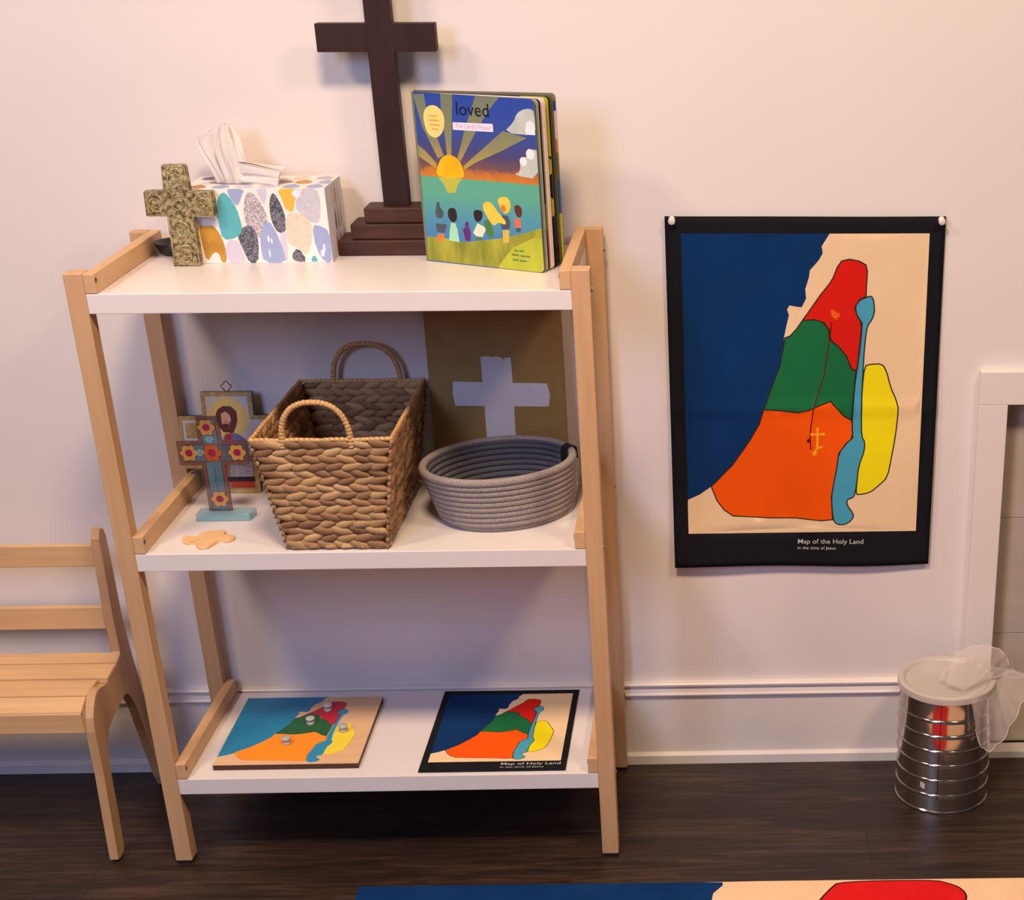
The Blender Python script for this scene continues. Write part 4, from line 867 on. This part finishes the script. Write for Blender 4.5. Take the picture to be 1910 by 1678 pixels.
rimtone = wick('wrapped_rim', (150, 106, 66), (206, 160, 106), (230, 188, 132))
def wrapped(bm, path, r, pitch, lay_, closed=False):
    # resample path, ridge every pitch
    P = [Vector(p) for p in path]
    if closed: P = P + [P[0]]
    seg = [(P[i + 1] - P[i]).length for i in range(len(P) - 1)]; tot = sum(seg); n = int(tot / pitch * 5)
    out = []
    for j in range(n + (0 if closed else 1)):
        d = tot * j / n; i = 0
        while i < len(seg) - 1 and d > seg[i]: d -= seg[i]; i += 1
        out.append(P[i].lerp(P[i + 1], min(1, d / max(seg[i], 1e-9))))
    k0 = len(bm.verts)
    tube(bm, out, lambda i: r * (.96 + .085 * math.cos(2 * PI * i / 5) + .06 * math.sin(i * .37) * math.sin(i * 1.7)), 8, closed=closed)
    bm.verts.ensure_lookup_table()
    for v_ in bm.verts[k0:]:
        t_ = .35 + .3 * math.sin(v_.co.x * 900 + v_.co.y * 500) * math.cos(v_.co.z * 700); v_[lay_] = (t_, t_, t_, 1)
b = bmesh.new(); tl = b.verts.layers.float_color.new('tone')
rimz = TOP + .0010
rp_ = []
for i in range(4):
    a = Vector((*tc4[i], rimz)); c = Vector((*tc4[(i + 1) % 4], rimz))
    for k in range(12):
        u = k / 12; rp_.append(a.lerp(c, u) + Vector((0, 0, .0006 * math.sin(k * 1.9 + i))))
wrapped(b, rp_, .0034, .0080, tl, True)
obj('rim', b, rimtone, bask, smooth=True)
for yy, xa, xb, ht in ((-.3060, -.4030, -.3080, .0560), (-.0210, -.3920, -.2890, .0600)):
    b = bmesh.new(); tl = b.verts.layers.float_color.new('tone')
    pts = [Vector((xa, yy, TOP - .010)), Vector((xa, yy, TOP - .004))]
    xm = (xa + xb) / 2; hw = (xb - xa) / 2
    for k in range(21):
        a = PI - PI * k / 20
        sx = math.copysign(abs(math.cos(a)) ** .82, math.cos(a))
        pts.append(Vector((xm + hw * sx, yy - .002 * math.sin(a), TOP + .002 + (ht - .002) * math.sin(a) ** .9)))
    pts += [Vector((xb, yy, TOP - .004)), Vector((xb, yy, TOP - .010))]
    wrapped(b, pts, .0044, .0052, tl)
    obj('handle', b, rimtone, bask, smooth=True)

# panel with white tape cross
pn = thing('painted_panel', 'dull gold panel with a white tape cross standing behind the rope bowl', 'panel', (-.138, -.03, Z2))
gold_m = mat('gold_board', (156, 124, 66), 0.5, col2=(146, 114, 60), scale=(30, 30, 30), bump=.1, bscale=(200, 200, 200), bdist=.0004)
def lean(v):
    z = v.z - Z2; return Vector((v.x, v.y + z * .05, v.z - 0.0))
b = bmesh.new(); box(b, -.2425, -.0340, -.0440, -.0215, Z2 + .0006, Z2 + .3050, 0.0008)
for v in b.verts: v.co = lean(v.co)
obj('board', b, gold_m, pn)
tape_m = mat('white_tape', (206, 198, 204), 0.6)
b = bmesh.new()
def poly3(pts, y, th=.0003):  # torn strips of tape
    prism(b, pts, 1, y - th, y)
poly3([(-.1600, Z2 + .2085), (-.1500, Z2 + .2095), (-.1420, Z2 + .2080), (-.1340, Z2 + .2092), (-.1260, Z2 + .2062), (-.1245, Z2 + .2035), (-.1225, Z2 + .2068), (-.1135, Z2 + .2078), (-.1130, Z2 + .1500), (-.1140, Z2 + .0500), (-.1590, Z2 + .0500), (-.1592, Z2 + .1200)], -.0442)
poly3([(-.2052, Z2 + .1705), (-.1950, Z2 + .1700), (-.0600, Z2 + .1660), (-.0560, Z2 + .1480), (-.0590, Z2 + .1295), (-.0610, Z2 + .1292), (-.2045, Z2 + .1320), (-.2070, Z2 + .1500)], -.04445)
for v in b.verts: v.co.z += .0022
for v in b.verts: v.co = lean(v.co)
obj('tape_cross', b, tape_m, pn)

# rope bowl
bw = thing('rope_bowl', 'grey oval coiled rope bowl with a black tag', 'bowl', (-.1240, -.150, Z2))
rope = mat('cotton_rope', (142, 130, 128), 0.9, col2=(166, 152, 148), scale=(420, 420, 420), detail=2, contrast=.06, bump=.7, bscale=(620, 620, 260), bdist=.001)
rope_shade = mat('shaded_rope', (86, 84, 92), 0.9, col2=(104, 100, 106), scale=(420, 420, 420), detail=2, bump=.6, bscale=(620, 620, 260), bdist=.001)  # darker copy of the rope, shade inside the bowl put into its colour
stitch = mat('rope_stitch', (96, 78, 78), 0.9)
b = bmesh.new()
ROT = math.radians(29.3); NB = 10
def bring(cx_, cy_, ra, rb, z, r, n=96):
    c_, s_ = math.cos(ROT), math.sin(ROT)
    return [Vector((cx_ + c_ * ra * math.cos(2 * PI * k / n) - s_ * rb * math.sin(2 * PI * k / n), cy_ + s_ * ra * math.cos(2 * PI * k / n) + c_ * rb * math.sin(2 * PI * k / n), z)) for k in range(n)]
for i in range(NB):
    q = i / (NB - 1); z = Z2 + .0050 + .0785 * q
    k_ = .85 + .15 * q ** .75
    if i == 0: k_ = .82
    cx_ = -.1190 - .0085 * q; cy_ = -.1480 - .0040 * q
    ra, rb = .1150 * k_, .0950 * k_
    rr = .0058 if i < NB - 1 else .0062
    tube(b, bring(cx_, cy_, ra, rb, z, rr), rr, 10, closed=True)
    if i < NB - 1: tube(b, bring(cx_, cy_, ra + .0042, rb + .0042, z + .0044, rr), .0007, 5, closed=True, mi=1)
    tube(b, bring(cx_, cy_, ra - .0022, rb - .0022, z - (.0018 if i == NB - 1 else 0), rr), .0050, 8, closed=True, mi=2)
for k in range(1, 9):
    s_ = .80 * (1 - k / 9.0) + .02
    tube(b, bring(-.1190, -.1480, .1150 * s_, .0950 * s_, Z2 + .0044, .004), .0052, 6, closed=True, mi=2)
obj('coiled_body', b, [rope, stitch, rope_shade], bw, smooth=True)
b = bmesh.new()
leather = mat('black_tag', (24, 22, 26), 0.45)
TX, TY, TZ = -.0335, -.1100, Z2 + .0640
tubep = []
prism(b, [(-.0010, -.012), (.0008, -.012), (.0010, .0180), (.0040, .0245), (.0090, .0270), (.0150, .0270), (.0200, .0235), (.0220, .0060), (.0205, .0060), (.0186, .0225), (.0145, .0255), (.0095, .0255), (.0055, .0230), (.0028, .0175), (.0024, -.012)], 0, -.0085, .0085)
bmesh.ops.transform(b, matrix=Matrix.Translation((TX, TY, TZ)) @ Matrix.Rotation(math.radians(-50), 4, 'Z'), verts=b.verts)
tg = obj('loop_tag', b, leather, bw)
b = bmesh.new()
r = bmesh.ops.create_cone(b, cap_ends=True, segments=16, radius1=.0020, radius2=.0014, depth=.0016)
bmesh.ops.transform(b, matrix=Matrix.Translation((TX, TY, TZ)) @ Matrix.Rotation(math.radians(-50), 4, 'Z') @ Matrix.Translation((0, -.0016, -.0020)) @ Matrix.Rotation(math.radians(90), 4, 'X'), verts=b.verts)
obj('rivet', b, steel, tg)

# ------------------------------------------------------------------ tin can with lid and tulle
CX, CY, CR = .5766, -.1155, .0785
can = thing('tin_can', 'ribbed silver tin can with a translucent plastic lid on the floor', 'can', (CX, CY, 0))
tin = mat('bare_tin', (196, 184, 176), 0.13, 0.96, col2=(186, 174, 166), scale=(12, 12, 30), bump=.12, bscale=(30, 30, 60), bdist=.001)
prof = [(0, .0030), (CR - .004, .0030), (CR - .003, .0004), (CR - .0005, .0004), (CR + .0002, .0022), (CR - .0014, .0040)]
z = .0045
ribs = (.0331, .0620, .0905, .1167, .1447, .1725)
for zr in ribs:
    prof += [(CR - .0014, zr - .0058), (CR - .0014, zr - .0048), (CR - .0014, zr - .0040), (CR - .0013, zr - .0030), (CR - .0006, zr - .0015), (CR - .0002, zr - .0003), (CR - .0006, zr + .0008), (CR - .0018, zr + .0020), (CR - .0014, zr + .0034), (CR - .0014, zr + .0044), (CR - .0014, zr + .0052)]
prof += [(CR - .0014, .2060), (CR - .0002, .2100), (CR, .2126), (CR - .003, .2130), (CR - .004, .2000)]
b = bmesh.new(); lathe(b, prof, CX, CY, 96)
obj('can_body', b, tin, can, auto=35)
b = bmesh.new()
sa_ = math.radians(-103)
for a0, w_ in ((sa_, .0012),):
    d = Vector((math.cos(a0), math.sin(a0))); t_ = Vector((-d.y, d.x))
    pr_ = [(r_, z_) for r_, z_ in prof if .0030 < z_ < .2100 and r_ > CR - .0030][1:]
    vs = [(b.verts.new((CX + d.x * (r_ + .0003) - t_.x * w_ / 2, CY + d.y * (r_ + .0003) - t_.y * w_ / 2, z_)), b.verts.new((CX + d.x * (r_ + .0003) + t_.x * w_ / 2, CY + d.y * (r_ + .0003) + t_.y * w_ / 2, z_))) for r_, z_ in pr_]
    for (p, q_), (r1_, s1_) in zip(vs, vs[1:]): b.faces.new((p, q_, s1_, r1_))
shell(obj('seam', b, mat('seam_dark', (50, 40, 44), 0.5, 0.6), can), .0003)
lid_m = alpha(mat('lid_plastic', (210, 196, 190), 0.35, sss=0.1), .80)
b = bmesh.new()
lathe(b, [(CR + .0006, .2065), (CR + .0022, .2060), (CR + .0026, .2130), (CR + .0020, .2165), (CR - .0006, .2185), (CR - .0050, .2185), (CR - .0085, .2165), (CR - .0110, .2135), (CR - .0220, .2128), (CR - .0260, .2118), (0, .2118),
          (0, .2106), (CR - .0250, .2106), (CR - .0110, .2122), (CR - .0070, .2150), (CR - .0010, .2165), (CR + .0006, .2150), (CR + .0006, .2065)], CX, CY, 96)
obj('plastic_lid', b, lid_m, can, auto=40)
stk = mat('sticker_pale', (206, 196, 190), .5)
b = bmesh.new()
a0 = math.radians(-125)
for i in range(2):
    for j in range(2): pass
vs = []
for i in range(4):
    a = a0 + i * .035
    vs.append([b.verts.new((CX + (CR - .0010) * math.cos(a), CY + (CR - .0010) * math.sin(a), z_)) for z_ in (.0460 - .001 * i, .0560 - .001 * i)])
for A, B in zip(vs, vs[1:]): b.faces.new((A[0], B[0], B[1], A[1]))
shell(obj('sticker', b, stk, can), .0002)
# tulle: sheer white fabric tumbling over the lid
tulle_m = alpha(mat('tulle', (232, 216, 212), 0.8, scale=(10, 10, 10), bump=.2, bscale=(60, 60, 60), sheen=.3), .17)
hem_m = alpha(mat('tulle_hem', (242, 222, 212), 0.8), .55)
tu = thing('tulle_cloth', 'sheer white tulle cloth trailing over the lid of the tin can', 'cloth', (.63, -.15, .2195))
def fan(bm, G, outline, n=14, rip=.004, bow=.010, ph=0.0):
    """sheet from gather line G (list) to the outline (same length)"""
    R = []
    m_ = len(outline)
    for i in range(m_):
        g = Vector(G[min(i, len(G) - 1)]) if len(G) > 1 else Vector(G[0]); o_ = Vector(outline[i]); r_ = []
        for j in range(n + 1):
            u = j / n; p = g.lerp(o_, u)
            p.y += -bow * math.sin(PI * u) + rip * u * math.sin(i * 1.55 + ph) + rip * .4 * math.sin(i * 3.1 + u * 4)
            p.z += bow * .6 * math.sin(PI * u)
            r_.append(bm.verts.new(p))
        R.append(r_)
    for A, B in zip(R, R[1:]):
        for j in range(n): bm.faces.new((A[j], A[j + 1], B[j + 1], B[j]))
    return [r_[-1].co.copy() for r_ in R]
def dense(P, k=4):
    P = [Vector(p) for p in P]; out = []
    for i in range(len(P) - 1):
        p0 = P[max(i - 1, 0)]; p1 = P[i]; p2 = P[i + 1]; p3 = P[min(i + 2, len(P) - 1)]
        for j in range(k):
            t = j / k
            out.append(0.5 * ((2 * p1) + (-p0 + p2) * t + (2 * p0 - 5 * p1 + 4 * p2 - p3) * t * t + (-p0 + 3 * p1 - 3 * p2 + p3) * t ** 3))
    out.append(P[-1]); return out
b = bmesh.new()
o1_ = dense([(.6155, -.195, .1620), (.6270, -.197, .1290), (.6464, -.190, .1210), (.6690, -.182, .1450), (.6880, -.170, .1790), (.7080, -.140, .2000), (.7200, -.110, .2150)])
g1 = dense([(.6040, -.190, .2215), (.6200, -.180, .2225), (.6350, -.160, .2230), (.6480, -.130, .2230), (.6500, -.110, .2230), (.6500, -.095, .2230), (.6480, -.085, .2230)])
e1 = fan(b, g1, o1_, rip=.006, bow=.006)
o2_ = dense([(.5900, -.085, .2440), (.6180, -.080, .2540), (.6420, -.080, .2570), (.6650, -.085, .2520), (.6780, -.090, .2400), (.6860, -.090, .2200), (.7050, -.085, .2050), (.7350, -.080, .1900)])
g2 = dense([(.5700, -.150, .2200), (.5850, -.160, .2210), (.6000, -.160, .2215), (.6150, -.155, .2220), (.6250, -.150, .2225), (.6320, -.145, .2225), (.6380, -.140, .2225), (.6400, -.130, .2225)])
e2 = fan(b, g2, o2_, rip=.003, bow=.004, ph=1)
g3 = dense([(.5950, -.175, .2230), (.6100, -.165, .2250), (.6250, -.150, .2260), (.6350, -.130, .2260), (.6400, -.110, .2250)])
o3 = dense([(.5620, -.130, .2205), (.5750, -.090, .2210), (.5950, -.070, .2215), (.6150, -.060, .2215), (.6300, -.055, .2215)])
fan(b, g3, o3, rip=.0015, bow=.002)
o = obj('sheer_fabric', b, tulle_m, tu, smooth=True); shell(o, .0002)
b = bmesh.new(); tube(b, e1, .0009, 6); tube(b, e2, .0009, 6); obj('rolled_hem', b, hem_m, tu, smooth=True)
